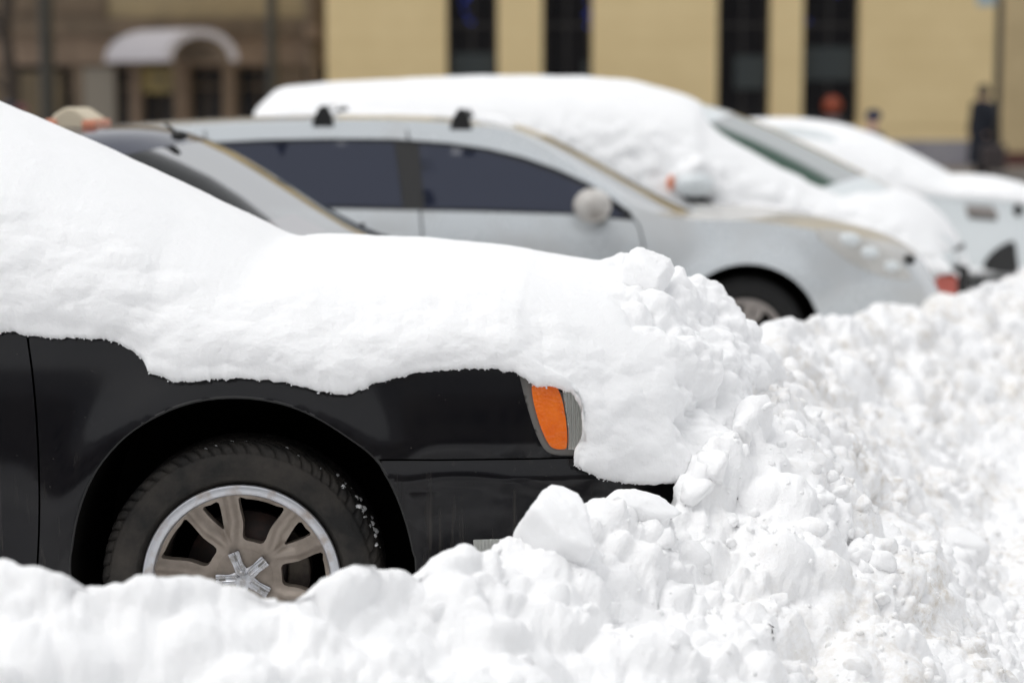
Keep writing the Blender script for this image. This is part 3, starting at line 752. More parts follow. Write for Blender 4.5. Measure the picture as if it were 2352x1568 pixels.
# =================================================================== BLACK CAR
BY = 6.10
XB = P(560, 1300, 5.25).x
B_arch_px = [(160, 1420), (160, 1345), (164, 1250), (183, 1160), (222, 1075), (288, 1000), (368, 950), (450, 921), (544, 912), (640, 924), (722, 955), (800, 1003), (862, 1052), (905, 1122), (933, 1195), (950, 1265), (958, 1330), (960, 1420)]
def build_black():
    wz = XZ(556, 1336, 5.2)
    rwx = wz[0] - 2.95
    S0 = make_S(0.95, -0.06, 0.62, -4.0, 0.25, 1.0, 0.42, 0.10, [(wz[0], 0.37, 0.44), (rwx, 0.37, 0.42)])
    seam = XZ(1000, 1056, 5.18)[1]
    def S(x, z):
        # the bumper steps out a touch below its seam; a soft crease runs along it
        x = np.asarray(x, float); z = np.asarray(z, float)
        zcr = np.interp(x, [-.5, -.1, .0, .1, .2, .4], [seam - .012, seam - .035, seam - .05, seam - .075, seam - .10, seam - .12])
        return S0(x, z) - 0.010 * (1 - sst(zcr - 0.022, zcr, z)) * sst(-0.45, -0.2, x) + 0.012 * (1 - sst(seam - 0.03, seam - 0.004, z)) * sst(-0.45, -0.25, x) - 0.006 * np.exp(-((z - seam) / 0.012) ** 2) * sst(-0.45, -0.3, x)
    def PB(u, v):
        Y = 5.2
        for _ in range(4): x, z = XZ(u, v, Y); Y = BY - float(S0(x, z))
        return (x, z)
    root = empty('black_car', (0, BY, 0), 'black car in the foreground with its bonnet and windscreen buried in smooth snow', 'car', 'cars parked in a row')
    guides = [(.56, .24, .20, .24), (.60, .48, .28, .48), (.56, .72, .24, .70), (.42, .86, .10, .83), (.0, .97, -.1, .91), (-.66, 1.06, -.95, .99), (-1.9, 1.60, -2.05, 1.50),
              (-2.8, 1.66, -2.8, 1.56), (-3.9, 1.60, -3.8, 1.50), (-4.35, 1.10, -4.2, 1.02), (-4.55, .75, -4.3, .74), (-4.50, .26, -4.25, .26)]
    parts = ['front_bumper', 'grille', 'bonnet', 'bonnet', 'bonnet', 'windshield', 'roof', 'roof', 'rear_window', 'tailgate', 'rear_bumper']
    mats = {'body': M['black_paint'], 'windshield': M['tint_glass'], 'rear_window': M['tint_glass'], 'grille': M['black_trim']}
    edge, _ = top_skin(root, S, guides, parts, mats, nsub=5, nt=31)
    sill = 0.24
    outline = edge
    arch = [PB(*p) for p in B_arch_px]; arch[0] = (arch[1][0], -0.1); arch[-1] = (arch[-2][0], -0.1)
    arch = smooth_poly(arch, 4, closed=False)
    rarch = arch_poly(rwx, 0.355, 0.41, sill)
    gap = [PB(40, 600), PB(55, 700), PB(64, 780), (PB(76, 870)), PB(85, 980), PB(90, 1100), PB(90, 1200), PB(86, 1300), PB(84, 1600)]
    gap = smooth_poly(gap, 4, closed=False)
    gx = gap[-1][0]
    headlamp = smooth_poly([PB(*q) for q in [(1190, 850), (1203, 905), (1222, 970), (1240, 1015), (1258, 1038), (1290, 1047), (1350, 1045), (1372, 1040)]], 4, closed=False) + [PB(1360, 940), PB(1320, 870), PB(1240, 830)]
    seamline = [PB(850, 1056), PB(1000, 1057), PB(1150, 1055), PB(1290, 1052), PB(1450, 1046), PB(1700, 1030)]
    win = [(-1.18, 1.05), (-2.02, 1.44), (-2.8, 1.50), (-3.6, 1.45), (-4.0, 1.10), (-3.4, 1.04)]
    fgap = strip(gap, 0.0055); sgap = strip(seamline, 0.0045)
    def reg(xa, xb, za=-.2, zb=2): return [(xa, za), (xb, za), (xb, zb), (xa, zb)]
    left_of = [(-9, -.5)] + [(-9, 3)] + gap + []
    left_of = [(-9, 3)] + [(gap[0][0], 3)] + gap + [(gap[-1][0], -.5), (-9, -.5)]
    right_of = [(9, 3), (gap[0][0], 3)] + gap + [(gap[-1][0], -.5), (9, -.5)]
    below = [(seamline[0][0] - 1, seamline[0][1])] + seamline + [(9, seamline[-1][1]), (9, -1), (seamline[0][0] - 1, -1)]
    above = [(seamline[0][0] - 1, seamline[0][1])] + seamline + [(9, seamline[-1][1]), (9, 3), (seamline[0][0] - 1, 3)]
    ahead = reg(wz[0] + 0.1, 9, -1, 3)
    bumper_zone = [(wz[0] + .1, -1), (wz[0] + .1, seamline[0][1])] + seamline + [(9, seamline[-1][1]), (9, -1)]
    gap2 = [(-2.25, 2), (-2.2, 1.1), (-2.18, .8), (-2.2, 0)]; g2 = strip(gap2, .006)
    bz = [(-9, 3), (-2.25, 3)] + gap2[1:] + [(-9, -.5)]; az = [(9, 3), (-2.25, 3)] + gap2[1:] + [(9, -.5)]
    for side in (-1, 1):
        H = 0.022 if side < 0 else 0.07
        panel('fender', M['black_paint'], root, S, [outline, right_of], [arch, fgap, sgap, headlamp, bumper_zone], h=H, side=side, flange=0.022)
        panel('bumper_side', M['black_paint'], root, S, [outline, bumper_zone], [arch, sgap, headlamp], h=H, side=side, flange=0.022)
        panel('front_door', M['black_paint'], root, S, [outline, left_of, az], [fgap, g2, win], h=0.03 if side < 0 else .07, side=side)
        panel('rear_door', M['black_paint'], root, S, [outline, bz], [g2, win, rarch], h=.07, side=side)
        panel('side_window', M['tint_glass'], root, S, [win], [], h=.1, side=side, off=-.004)
        arch_liner(root, S, arch, 0.58, side); arch_liner(root, S, rarch, 0.40, side)
        # lamp: warm grey surround, orange side lens, ribbed clear lens
        hl = smooth_poly([PB(*q) for q in [(1190, 850), (1203, 905), (1222, 970), (1240, 1015), (1258, 1038), (1290, 1047), (1350, 1045)]], 4, closed=False)
        tr = panel('headlight', M['grey_trim'], root, S, [headlamp], [], h=0.012 if side < 0 else .05, side=side, off=-0.006, flange=.03)
        orange = smooth_poly([PB(*q) for q in [(1222, 880), (1226, 925), (1240, 975), (1256, 1012), (1270, 1028), (1292, 1031), (1302, 1024), (1302, 985), (1296, 940), (1287, 905), (1272, 880), (1245, 868)]], 3)
        lens = panel('turn_signal', M['amber'], tr, S, [orange], [], h=0.008 if side < 0 else .05, side=side, off=0.002, flange=.008)
        clear = [PB(*q) for q in [(1292, 900), (1299, 940), (1305, 985), (1305, 1032), (1365, 1032), (1350, 950), (1325, 900), (1300, 880)]]
        ribs = lambda x, z: 0.0022 * np.sin(x * 2 * np.pi / 0.0095)
        panel('headlight_lens', M['clear_lens'], tr, S, [clear], [], h=0.0026 if side < 0 else .05, side=side, off=0.001, flange=.006, disp=ribs)
    # thin folded lip round the wheel arch
    pts = [(x, -(float(S(x, z)) - 0.004), z) for x, z in arch if z > 0.1]
    MB().tube(pts, 0.0045, 6).build('arch_lip', M['black_trim'], root, smooth=True)
    # fog lamp set low in the bumper corner, mostly behind the bank
    fl = [PB(*q) for q in [(1087, 1238), (1150, 1236), (1150, 1285), (1090, 1280)]]
    panel('fog_lamp', M['clear_lens'], root, S, [fl], [], h=.004, off=.004, flange=.012, disp=lambda x, z: 0.0016 * np.sin(x * 2 * np.pi / 0.009))
    underbody(root, S, -4.4, 0.42, 0.22, 0.85)
    wm = {'spoke': M['alloy_dust'], 'lip': M['alloy_lip'], 'tyre': M['rubber']}
    yf = float(S(wz[0], 0.7)) - 0.055
    w = make_wheel(root, wz[0], wz[1], yf, 0.356, 0.253, wm, True)
    wm2 = dict(wm)
    w2 = make_wheel(root, rwx, wz[1], yf, 0.356, 0.253, wm, False)
    for x in (wz[0], rwx):
        c = copy_tree(w2, root); c.location = (x, yf, wz[1]); c.rotation_euler.z = math.pi
    # ---- snow on it
    CY = 6.08
    def PE(u, v):
        Y = 5.2
        for _ in range(4): x, z = XZ(u, v, Y); Y = BY - float(S(x, z)) - 0.02
        return (x, z)
    def PC(u, v): return XZ(u, v, CY)
    pr = [((-1300, 742), (-1300, 60)), ((-800, 742), (-700, 72)), ((-480, 745), (-300, 130)), ((-160, 752), (0, 249)), ((0, 760), (130, 306)), ((60, 772), (190, 333)), ((135, 779), (262, 366)), ((225, 779), (345, 404)), ((280, 797), (398, 429)), ((318, 822), (436, 447)), ((348, 858), (470, 463)),
          ((400, 877), (520, 487)), ((440, 876), (560, 506)), ((480, 872), (600, 526)), ((520, 871), (637, 544)), ((560, 871), (668, 551)), ((600, 873), (690, 549)), ((640, 878), (715, 547)), ((690, 889), (755, 547)), ((740, 899), (790, 549)), ((785, 906), (825, 550)), ((820, 899), (855, 552)), ((870, 880), (900, 554)),
          ((950, 860), (970, 557)), ((1040, 850), (1060, 565)), ((1120, 850), (1140, 573)), ((1180, 855), (1220, 582)), ((1200, 866), (1245, 587)), ((1228, 884), (1280, 592)), ((1280, 892), (1320, 598)), ((1318, 906), (1350, 604)), ((1336, 940), (1380, 609)),
          ((1348, 1000), (1410, 612)), ((1340, 1035), (1435, 616)), ((1318, 1062), (1465, 621)), ((1338, 1080), (1500, 620)), ((1400, 1106), (1570, 624)), ((1480, 1114), (1640, 636)), ((1570, 1110), (1700, 660)), ((1640, 1112), (1742, 700)),
          ((1690, 1120), (1766, 758)), ((1725, 1130), (1776, 840)), ((1745, 1150), (1778, 960)), ((1750, 1160), (1780, 1080))]
    pairs = [(PE(*e), PC(*c)) for e, c in pr]
    def mask(x, y, z, p):
        j = 0.02 * fbm(p * 9, 3, 44)
        a = sst(0.225, 0.36, x + 1.6 * j - np.clip(1.0 - z, 0, 1) * 1.2)
        return np.maximum(a * sst(-0.03, .06, z - 0.84 + 2 * j), sst(.40, .52, x + 2 * j))
    o = snow_blanket('snow_blanket', 'smooth thick snow lying over the windscreen and bonnet of the black car', BY, pairs, S, ns=820, nt=190, lip=0.026, n_exp=2.35, mask=mask, jag=0.0035, smooth_from=-.02, crumbs=900)
    return S
# =================================================================== generic cars
def gen_car(name, label, Yc, S, guides, parts, mats, wins, gaps, arches, sill, wheels_R, h=0.06, lamps=(), wheelmats=None, rim_rot=0, holes=()):
    root = empty(name, (0, Yc, 0), label, 'car', 'cars parked in a row')
    edge, tops = top_skin(root, S, guides, parts, mats, nsub=6, nt=41, xq=2.4)
    aps = [arch_poly(ax, az, ar, sill) for ax, az, ar in arches]
    bounds = sorted(gaps, key=lambda g: -g[1][0]); names = ['fender', 'front_door', 'rear_door', 'rear_panel'][: len(gaps) + 1]
    gs = [strip(g, 0.010) for g in bounds]
    for side in (-1, 1):
        for i, nm in enumerate(names):
            inc = [edge]
            if i > 0: g = bounds[i - 1]; inc.append([(-9, 3), (g[0][0], 3)] + list(g) + [(g[-1][0], -1), (-9, -1)])
            if i < len(bounds): g = bounds[i]; inc.append([(9, 3), (g[0][0], 3)] + list(g) + [(g[-1][0], -1), (9, -1)])
            panel(nm, mats['body'], root, S, inc, gs + aps + [w for w in wins['opening']] + list(holes), h=h, side=side)
        for w in wins['opening']: panel('window_trim', M['black_trim'], root, S, [w], [], h=h * 1.5, side=side, off=-.012, flange=.01)
        for w in wins['glass']: panel('side_window', mats.get('side_glass', M['tint_glass']), root, S, [w], [], h=h * 1.5, side=side, off=-.005, flange=.005)
        for a in aps: arch_liner(root, S, a, 0.40, side)
        for (nm, poly, mt, off) in lamps: panel(nm, mt, root, S, [poly], [], h=h * 0.5, side=side, off=off, flange=.02)
    underbody(root, S, edge[-1][0] + .15, edge[0][0] - .45, sill, 0.6)
    if wheels_R:
        R, rr = wheels_R; wm = wheelmats or {'spoke': M['silver_rim'], 'lip': M['silver_rim'], 'tyre': M['rubber_dark']}
        ax = arches[0][0]; yf = float(S(ax, .7)) - .06
        w0 = make_wheel(root, ax, R, yf, R, rr, wm, False, rot=rim_rot)
        for x in [a[0] for a in arches]:
            for side in (-1, 1):
                if x == ax and side == -1: continue
                c = copy_tree(w0, root); c.location = (x, side * yf, R); c.rotation_euler.z = 0 if side < 0 else math.pi
    return root, edge, tops
def proj(S, Yc):
    def f(u, v):
        Y = Yc - .85
        for _ in range(4): x, z = XZ(u, v, Y); Y = Yc - float(S(x, z))
        return (x, z)
    return f
def line_x(root, mb_name, m, pts, r): MB().tube(pts, r, 8).build(mb_name, m, root, smooth=True)

def build_navy():
    Yc = 8.85
    fw = -0.05
    S = make_S(0.86, 0.1, 0.5, -3.0, .2, .93, .42, .08, [(fw, .3, .36), (fw - 2.6, .3, .36)])
    guides = [(.78, .22, .45, .22), (.84, .45, .5, .45), (.76, .68, .42, .64), (.55, .80, .2, .76), (0, .90, -.35, .85), (-.56, .965, -1.02, .925), (-1.28, 1.365, -1.62, 1.30), (-1.75, 1.43, -1.95, 1.36), (-2.4, 1.43, -2.4, 1.36),
              (-3.0, 1.34, -2.9, 1.28), (-3.45, .98, -3.3, .92), (-3.75, .9, -3.6, .85), (-3.85, .5, -3.7, .5), (-3.8, .22, -3.65, .22)]
    parts = ['front_bumper', 'grille', 'bonnet', 'bonnet', 'bonnet', 'windshield', 'roof', 'roof', 'roof', 'rear_window', 'boot_lid', 'rear_bumper', 'rear_bumper']
    mats = {'body': M['navy_paint'], 'windshield': M['glass'], 'rear_window': M['tint_glass'], 'grille': M['black_trim']}
    op = [(-1.16, .96), (-1.68, 1.255), (-1.95, 1.31), (-2.5, 1.31), (-2.95, 1.22), (-3.1, .98), (-2, .95)]
    gl = [[(-1.2, .975), (-1.69, 1.24), (-1.97, 1.295), (-1.98, .965)], [(-2.06, .965), (-2.03, 1.30), (-2.5, 1.295), (-2.92, 1.2), (-3.05, .985)]]
    gaps = [[(-.85, .93), (-.78, .6), (-.78, 0)], [(-2.05, 1.4), (-2.02, .9), (-2.0, 0)], [(-3.0, 1.2), (-2.8, .9), (-2.9, 0)]]
    gaps[0] = [(-1.0, 1.0), (-.9, .85), (-.84, .5), (-.84, 0)]
    root, edge, tops = gen_car('navy_taxi', 'dark navy taxi with a roof sign and a bare windscreen, behind the black car', Yc, S, guides, parts, mats, {'opening': [op], 'glass': gl}, gaps, [(fw, .3, .36), (fw - 2.6, .3, .36)], .22, (.31, .2))
    # cabin seen through the windscreen
    MB().box(-1.05, -.75, -.68, .68, .74, .90).build('dashboard', M['cabin'], root, bevel=.03)
    for s in (-1, 1):
        MB().box(-1.95, -1.8, s * .36 - .22, s * .36 + .22, .5, 1.12).build('seat', M['cabin'], root, bevel=.05)
        MB().box(-1.93, -1.83, s * .36 - .11, s * .36 + .11, 1.13, 1.27).build('headrest', M['cabin'], root, bevel=.03)
    # wiper and cowl
    c0 = P(845, 534, Yc + .1); 
    MB().tube([(-.66, .45, .985), (-.66, .1, 1.00), (-.80, -.3, .985)], .009, 6).build('wiper', M['black_trim'], root)
    # pink slip behind the glass, low on the near side
    a = MB(); x0, z0 = XZ(610, 500, Yc - .1)
    a.v = [(-.90, -.42, .95), (-.76, -.02, .975), (-.92, -.02, 1.06), (-1.05, -.42, 1.03)]; a.f = [(0, 1, 2, 3)]
    a.build('paper_slip', M['paper'], root)
    # whip aerial on the front of the roof
    b = P(412, 312, Yc - .35) - Vector((0, Yc, 0)); t = P(378, 283, Yc - .35) - Vector((0, Yc, 0))
    bb = MB().tube([b, b + (t - b) * 1.0], [.010, .005], 8); bb.ball(b, (.035, .02, .02)); bb.build('aerial', M['black_trim'], root, smooth=True)
    # ---- roof sign, its own thing
    sg = empty('taxi_sign', (-1.80, Yc - .10, 1.385), 'small lit-style taxi roof sign, cream between orange ends', 'taxi sign')
    x0, x1 = -.125, .125
    def sec(y, k=1.0, zb=.035): return [(-.115 * k, y, zb), (-.085 * k, y, .10), (-.02, y, .135), (.02, y, .13), (.09 * k, y, .085), (.118 * k, y, zb)]
    def body(ya, yb, nm, m):
        A, B = sec(ya), sec(yb); n = len(A); v = A + B; f = [tuple(range(n))[::-1], tuple(range(n, 2 * n))] + [(i, (i + 1) % n, n + (i + 1) % n, n + i) for i in range(n)]
        o = link(nm, pymesh(nm, v, f), m, sg); md = o.modifiers.new('b', 'BEVEL'); md.width = .012; md.segments = 3; md.limit_method = 'ANGLE'; return o
    cream = mat('cream_sign_plastic', (.66, .57, .42), .4); orange = mat('orange_sign_plastic', (.72, .28, .17), .4); sg.scale = (.84, 1, .9)
    body(-.17, .17, 'sign_body', cream)
    MB().box(-.121, -.062, -.176, .176, .036, .082).build('orange_panel', orange, sg, bevel=.01)
    MB().box(.055, .121, -.176, .176, .036, .078).build('orange_panel', orange, sg, bevel=.01)
    MB().box(-.10, .10, -.19, .19, -.02, .034).build('sign_base', M['black_trim'], sg, bevel=.01)

def build_silver():
    Yc = 11.58
    Sx = make_S(0.87, 1.45, 0.36, -2.2, .15, .95, .40, .09)
    f = proj(Sx, Yc); A = f(1712, 800)
    ar = (A[0], .315, .385)
    S = make_S(0.87, 1.45, 0.36, -2.2, .15, .95, .40, .09, [ar, (ar[0] - 2.62, .315, .37)])
    f = proj(S, Yc)
    c = lambda u, v: XZ(u, v, Yc)
    g = []
    def G(cu, cv, eu, ev): a = c(cu, cv); e = f(eu, ev); g.append((a[0], a[1], e[0], e[1]))
    fx = c(2150, 700)[0]
    g.append((fx, .2, f(2110, 760)[0], .2))
    G(2155, 700, 2125, 700); G(2135, 645, 2110, 640); G(2090, 572, 2070, 604); G(1990, 522, 1960, 548); G(1800, 484, 1750, 510)
    G(1600, 478, 1500, 487); G(1260, 308, 1215, 318); G(1100, 272, 1060, 285); G(800, 262, 800, 275); G(420, 276, 420, 290); G(150, 300, 150, 312)
    x, z = c(40, 330); g.append((x, z, x, z - .06)); g.append((x - .35, .98, x - .25, .95)); g.append((x - .42, .6, x - .3, .6)); g.append((x - .40, .2, x - .3, .2))
    parts = ['front_bumper', 'front_bumper', 'grille', 'bonnet', 'bonnet', 'bonnet', 'windshield', 'roof', 'roof', 'roof', 'roof', 'roof', 'rear_window', 'tailgate', 'rear_bumper']
    M['bonnet_painted_reflection'] = dirty(mat('silver_bonnet_painted_reflection', (.5, .48, .45), .35, .2, coat=.6), (.50, .485, .45), (.40, .385, .36), 3, .4, .7)  # tan reflection of the ochre building painted into the bonnet colour
    mats = {'body': M['silver_paint'], 'windshield': M['glass'], 'rear_window': M['tint_glass'], 'grille': M['silver_paint'], 'bonnet': M['bonnet_painted_reflection']}
    top = [(1455, 507), (1440, 482), (1405, 455), (1350, 420), (1280, 388), (1200, 360), (1120, 341), (1030, 328), (900, 319), (760, 318), (600, 321), (470, 328), (300, 340), (180, 360)]
    op = [f(*q) for q in top] + [f(150, 470), f(500, 476), f(810, 481), f(1100, 487), f(1310, 493)]
    fr = [f(*q) for q in [(1440, 500), (1395, 462), (1350, 432), (1280, 400), (1200, 371), (1120, 350), (1030, 337), (962, 331), (975, 478), (1100, 480), (1300, 487)]]
    rr = [f(*q) for q in [(905, 328), (760, 326), (600, 329), (500, 334), (520, 470), (700, 472), (925, 476)]]
    rq = [f(*q) for q in [(465, 336), (330, 346), (220, 365), (190, 460), (480, 468)]]
    gaps = [[f(1440, 480), f(1468, 520), f(1478, 560), f(1480, 700), (f(1480, 700)[0], 0)], [f(935, 300), f(955, 420), f(966, 490), f(972, 560), (f(972, 560)[0], 0)], [f(470, 300), f(490, 420), f(480, 480), f(430, 600), (f(430, 600)[0], 0)]]
    lamp = smooth_poly([f(*q) for q in [(1872, 533), (1925, 528), (1985, 548), (2040, 580), (2075, 612), (2094, 640), (2050, 640), (1985, 618), (1925, 583)]], 4)
    lowv = [f(*q) for q in [(2010, 722), (2040, 712), (2110, 708), (2118, 730), (2010, 745)]]
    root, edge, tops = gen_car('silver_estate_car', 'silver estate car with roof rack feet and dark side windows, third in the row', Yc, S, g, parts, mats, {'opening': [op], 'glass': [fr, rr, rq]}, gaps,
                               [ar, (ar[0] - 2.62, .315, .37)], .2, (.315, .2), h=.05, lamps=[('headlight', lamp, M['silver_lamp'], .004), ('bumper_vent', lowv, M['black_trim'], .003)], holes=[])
    # round reflectors inside the lamp
    for (u, v, r) in ((1950, 550, .06), (1995, 580, .055), (2045, 612, .05)):
        x, z = f(u, v); y = -float(S(x, z)) - .002; MB().ball((x, y, z), (r, .02, r * .6), 16, 8).build('lamp_reflector', M['white_paint'], root, smooth=True)
    for (u, v) in ((2084, 598),):
        x, z = f(u, v); MB().box(x - .0, x + .05, -float(S(x, z)) + .03, -float(S(x, z)) + .25, z - .02, z + .02).build('grille_bar', M['black_trim'], root, bevel=.01)
    for (u, v) in ((890, 545),):
        x, z = f(u, v); MB().box(x - .09, x + .09, -float(S(x, z)) - .028, -float(S(x, z)) - .008, z - .012, z + .012).build('door_handle', M['silver_paint'], root, bevel=.008)
    # door mirror caked in frost
    x, z = f(1358, 478); y = -float(S(x, z))
    MB().ball((x, y - .16, z + .02), (.098, .11, .088), 20, 14).build('mirror', M_FROST, root, smooth=True)
    MB().tube([(x + .06, y + .0, z - .05), (x + .03, y - .12, z - .03)], [.03, .045], 10).build('mirror_arm', M['grey_trim'], root, smooth=True)
    # roof rack feet and bars
    for k, (u, v) in enumerate(((743, 268), (1060, 275))):
        for s in (-1, 1):
            x, z = f(u, v + 22) if s < 0 else f(u, v + 22); yy = float(S(x, z)) - .03
            poly = [(x - .062, z - .005), (x - .05, z + .05), (x - .018, z + .105), (x + .018, z + .105), (x + .045, z + .05), (x + .058, z - .005)]
            MB().prism(poly, s * yy - .035, s * yy + .035).build('rack_foot', M['black_trim'], root, bevel=.008)
        MB().box(x - .02, x + .02, -yy + .2, yy, z + .088, z + .108).build('rack_bar', M['silver_paint'], root, bevel=.006)
    # rail + wipers + dark cowl strip at the foot of the windscreen
    xw, zw = c(1560, 478)
    MB().tube([(xw + .02, .35, zw + .005), (xw - .08, -.15, zw + .01), (xw - .18, -.5, zw - .005)], .012, 6).build('wiper', M['black_trim'], root)
    # snow left on the roof
    xs, zs = f(1130, 300)
    o = block('roof_snow', 'low patch of leftover snow on the silver car roof ahead of the front rack foot', (c(1140, 300)[0], Yc - .25, c(1140, 292)[1]), .16, 12, 4, (1.0, 1.3, .38))
    o['category'] = 'snow'
    o = block('roof_snow', 'thin snow strip between the two roof rack feet of the silver car', (c(900, 275)[0], Yc + .1, c(900, 268)[1]), .25, 13, 4, (1.5, 1.3, .12)); o['category'] = 'snow'
    return S

def build_suv():
    Yc = 14.35
    f0 = lambda u, v: XZ(u, v, 13.45)
    fx = XZ(2215, 600, 13.9)[0]
    fw = fx - .95
    SS = make_S(0.95, fx - .60, .45, fx - 4.2, .2, 1.05, .30, .08)
    S = lambda x, z: SS(x, z) - 0.085
    f = proj(SS, Yc); c = lambda u, v: XZ(u, v, Yc)
    g = []
    def G(cu, cv, eu, ev): a = c(cu, cv); e = f(eu, ev); g.append((a[0] - .03, a[1] - .05, e[0] - .05, e[1] - .10))
    def GW(cu, cv, eu, ev): a = c(cu, cv); e = f(eu, ev); g.append((a[0], a[1] - .005, e[0] - .05, e[1] - .10))
    g.append((fx + .02, .3, fx - .2, .3)); g.append((fx + .05, .55, fx - .14, .55)); G(2200, 540, 2150, 560); G(2130, 465, 2060, 490)
    GW(1985, 396, 1760, 445); GW(1685, 258, 1530, 296); G(1500, 212, 1440, 235); G(1000, 190, 1000, 215); G(660, 208, 690, 235)
    x, z = c(600, 240); g.append((x, z - .1, x, z - .2)); g.append((x - .2, 1.0, x - .15, 1.0)); g.append((x - .22, .3, x - .18, .3))
    parts = ['front_bumper', 'grille', 'bonnet', 'bonnet', 'windshield', 'roof', 'roof', 'roof', 'rear_window', 'tailgate', 'rear_bumper']
    mats = {'body': M['white_paint'], 'windshield': M['green_glass'], 'rear_window': M['tint_glass'], 'grille': M['black_trim'], 'roof_pillar': M['black_trim']}
    op = [f(1700, 440), f(1500, 330), f(1100, 300), f(750, 310), f(700, 420), f(1200, 440)]
    gl = [[f(1680, 435), f(1500, 338), f(1250, 312), f(1250, 435)], [f(1230, 435), f(1230, 312), f(1100, 308), f(770, 318), f(720, 415)]]
    gaps = [[f(1740, 440), f(1760, 560), (f(1760, 560)[0], 0)], [f(1240, 300), f(1240, 440), (f(1240, 560)[0], 0)]]
    red = mat('red_lamp_lens', (.50, .10, .07), .25, coat=.4)
    lamp = [f(2108, 632), f(2196, 632), f(2200, 672), f(2115, 684)]
    fr = [f(2085, 612), f(2215, 618), f(2222, 690), f(2095, 700)]
    root, edge, tops = gen_car('snowed_over_car', 'tall car wholly under snow with a red lamp, behind the silver one', Yc, S, g, parts, mats, {'opening': [op], 'glass': gl}, gaps,
                               [(fw, .38, .43), (fw - 2.7, .38, .43)], .28, (.36, .22), h=.08)
    # red lamp in its dark frame on the front corner
    x0, z1 = XZ(2100, 618, Yc - .72); x1, z0 = XZ(2216, 700, Yc - .72)
    MB().box(x0 - .03, x1 + .01, -.78, -.60, z0 - .05, z1 + .02).build('lamp_frame', M['black_trim'], root, bevel=.01)
    xa, za = XZ(2116, 632, Yc - .8); xb, zb = XZ(2198, 690, Yc - .8)
    MB().box(xa, xb, -.80, -.775, zb, za).build('lamp', red, root, bevel=.01)
    # mirror capped with snow
    x, z = f(1590, 420)
    y = -float(S(x, z))
    MB().ball((x + .0, y - .20, z), (.13, .10, .085), 18, 12).build('mirror', M['white_paint'], root, smooth=True)
    xo, zo = XZ(1540, 420, Yc + y - .2); MB().ball((xo, y - .20, zo), (.024, .03, .05), 12, 8).build('mirror_indicator', mat('orange_repeater', (.75, .22, .08), .3), root, smooth=True)
    xo, zo = XZ(1598, 458, Yc + y - .1); MB().tube([(xo - .07, y - .20, zo + .04), (xo + .07, y - .13, zo - .05)], [.035, .06], 10).build('mirror_arm', M['black_trim'], root, smooth=True)
    # ---- snow
    pr = [((590, 330), (585, 262)), ((600, 420), (600, 240)), ((640, 470), (640, 205)), ((700, 480), (690, 196)), ((900, 485), (820, 186)), ((1100, 490), (1000, 177)), ((1250, 490), (1200, 174)), ((1400, 490), (1400, 180)),
          ((1500, 495), (1500, 197)), ((1580, 500), (1590, 225)), ((1610, 505), (1640, 262)), ((1650, 512), (1690, 290)), ((1720, 540), (1760, 326)), ((1800, 560), (1850, 369)), ((1900, 580), (1950, 418)), ((1940, 588), (2000, 420)), ((1980, 595), (2060, 430)), ((2040, 605), (2120, 455)), ((2100, 615), (2170, 500)), ((2150, 625), (2203, 550)),
          ((2180, 628), (2222, 590)), ((2200, 632), (2226, 622))]
    pairs = [(f(*e), c(*q)) for e, q in pr]
    xh, zh = c(1685, 262); xb_, zb_ = c(1975, 396)
    def cut(x, y, z): return (x > xh - .02) & (x < xb_ + .02) & (y > -.28) & (z > .98)
    snow_blanket('snow_blanket', 'deep snow covering the roof, flank and bonnet of the tall car behind the silver one', Yc, pairs, SS, ns=260, nt=70, lip=.03, n_exp=2.3, rough=2.0, jag=.01, seed=2, cut=cut)
    o = block('mirror_snow', 'round cap of snow on the door mirror of the snowed-over tall car', (XZ(1600, 398, Yc + y - .17)[0], Yc + y - .17, XZ(1600, 398, Yc + y - .17)[1]), .15, 21, 4, (1.0, .8, .72)); o['category'] = 'snow'

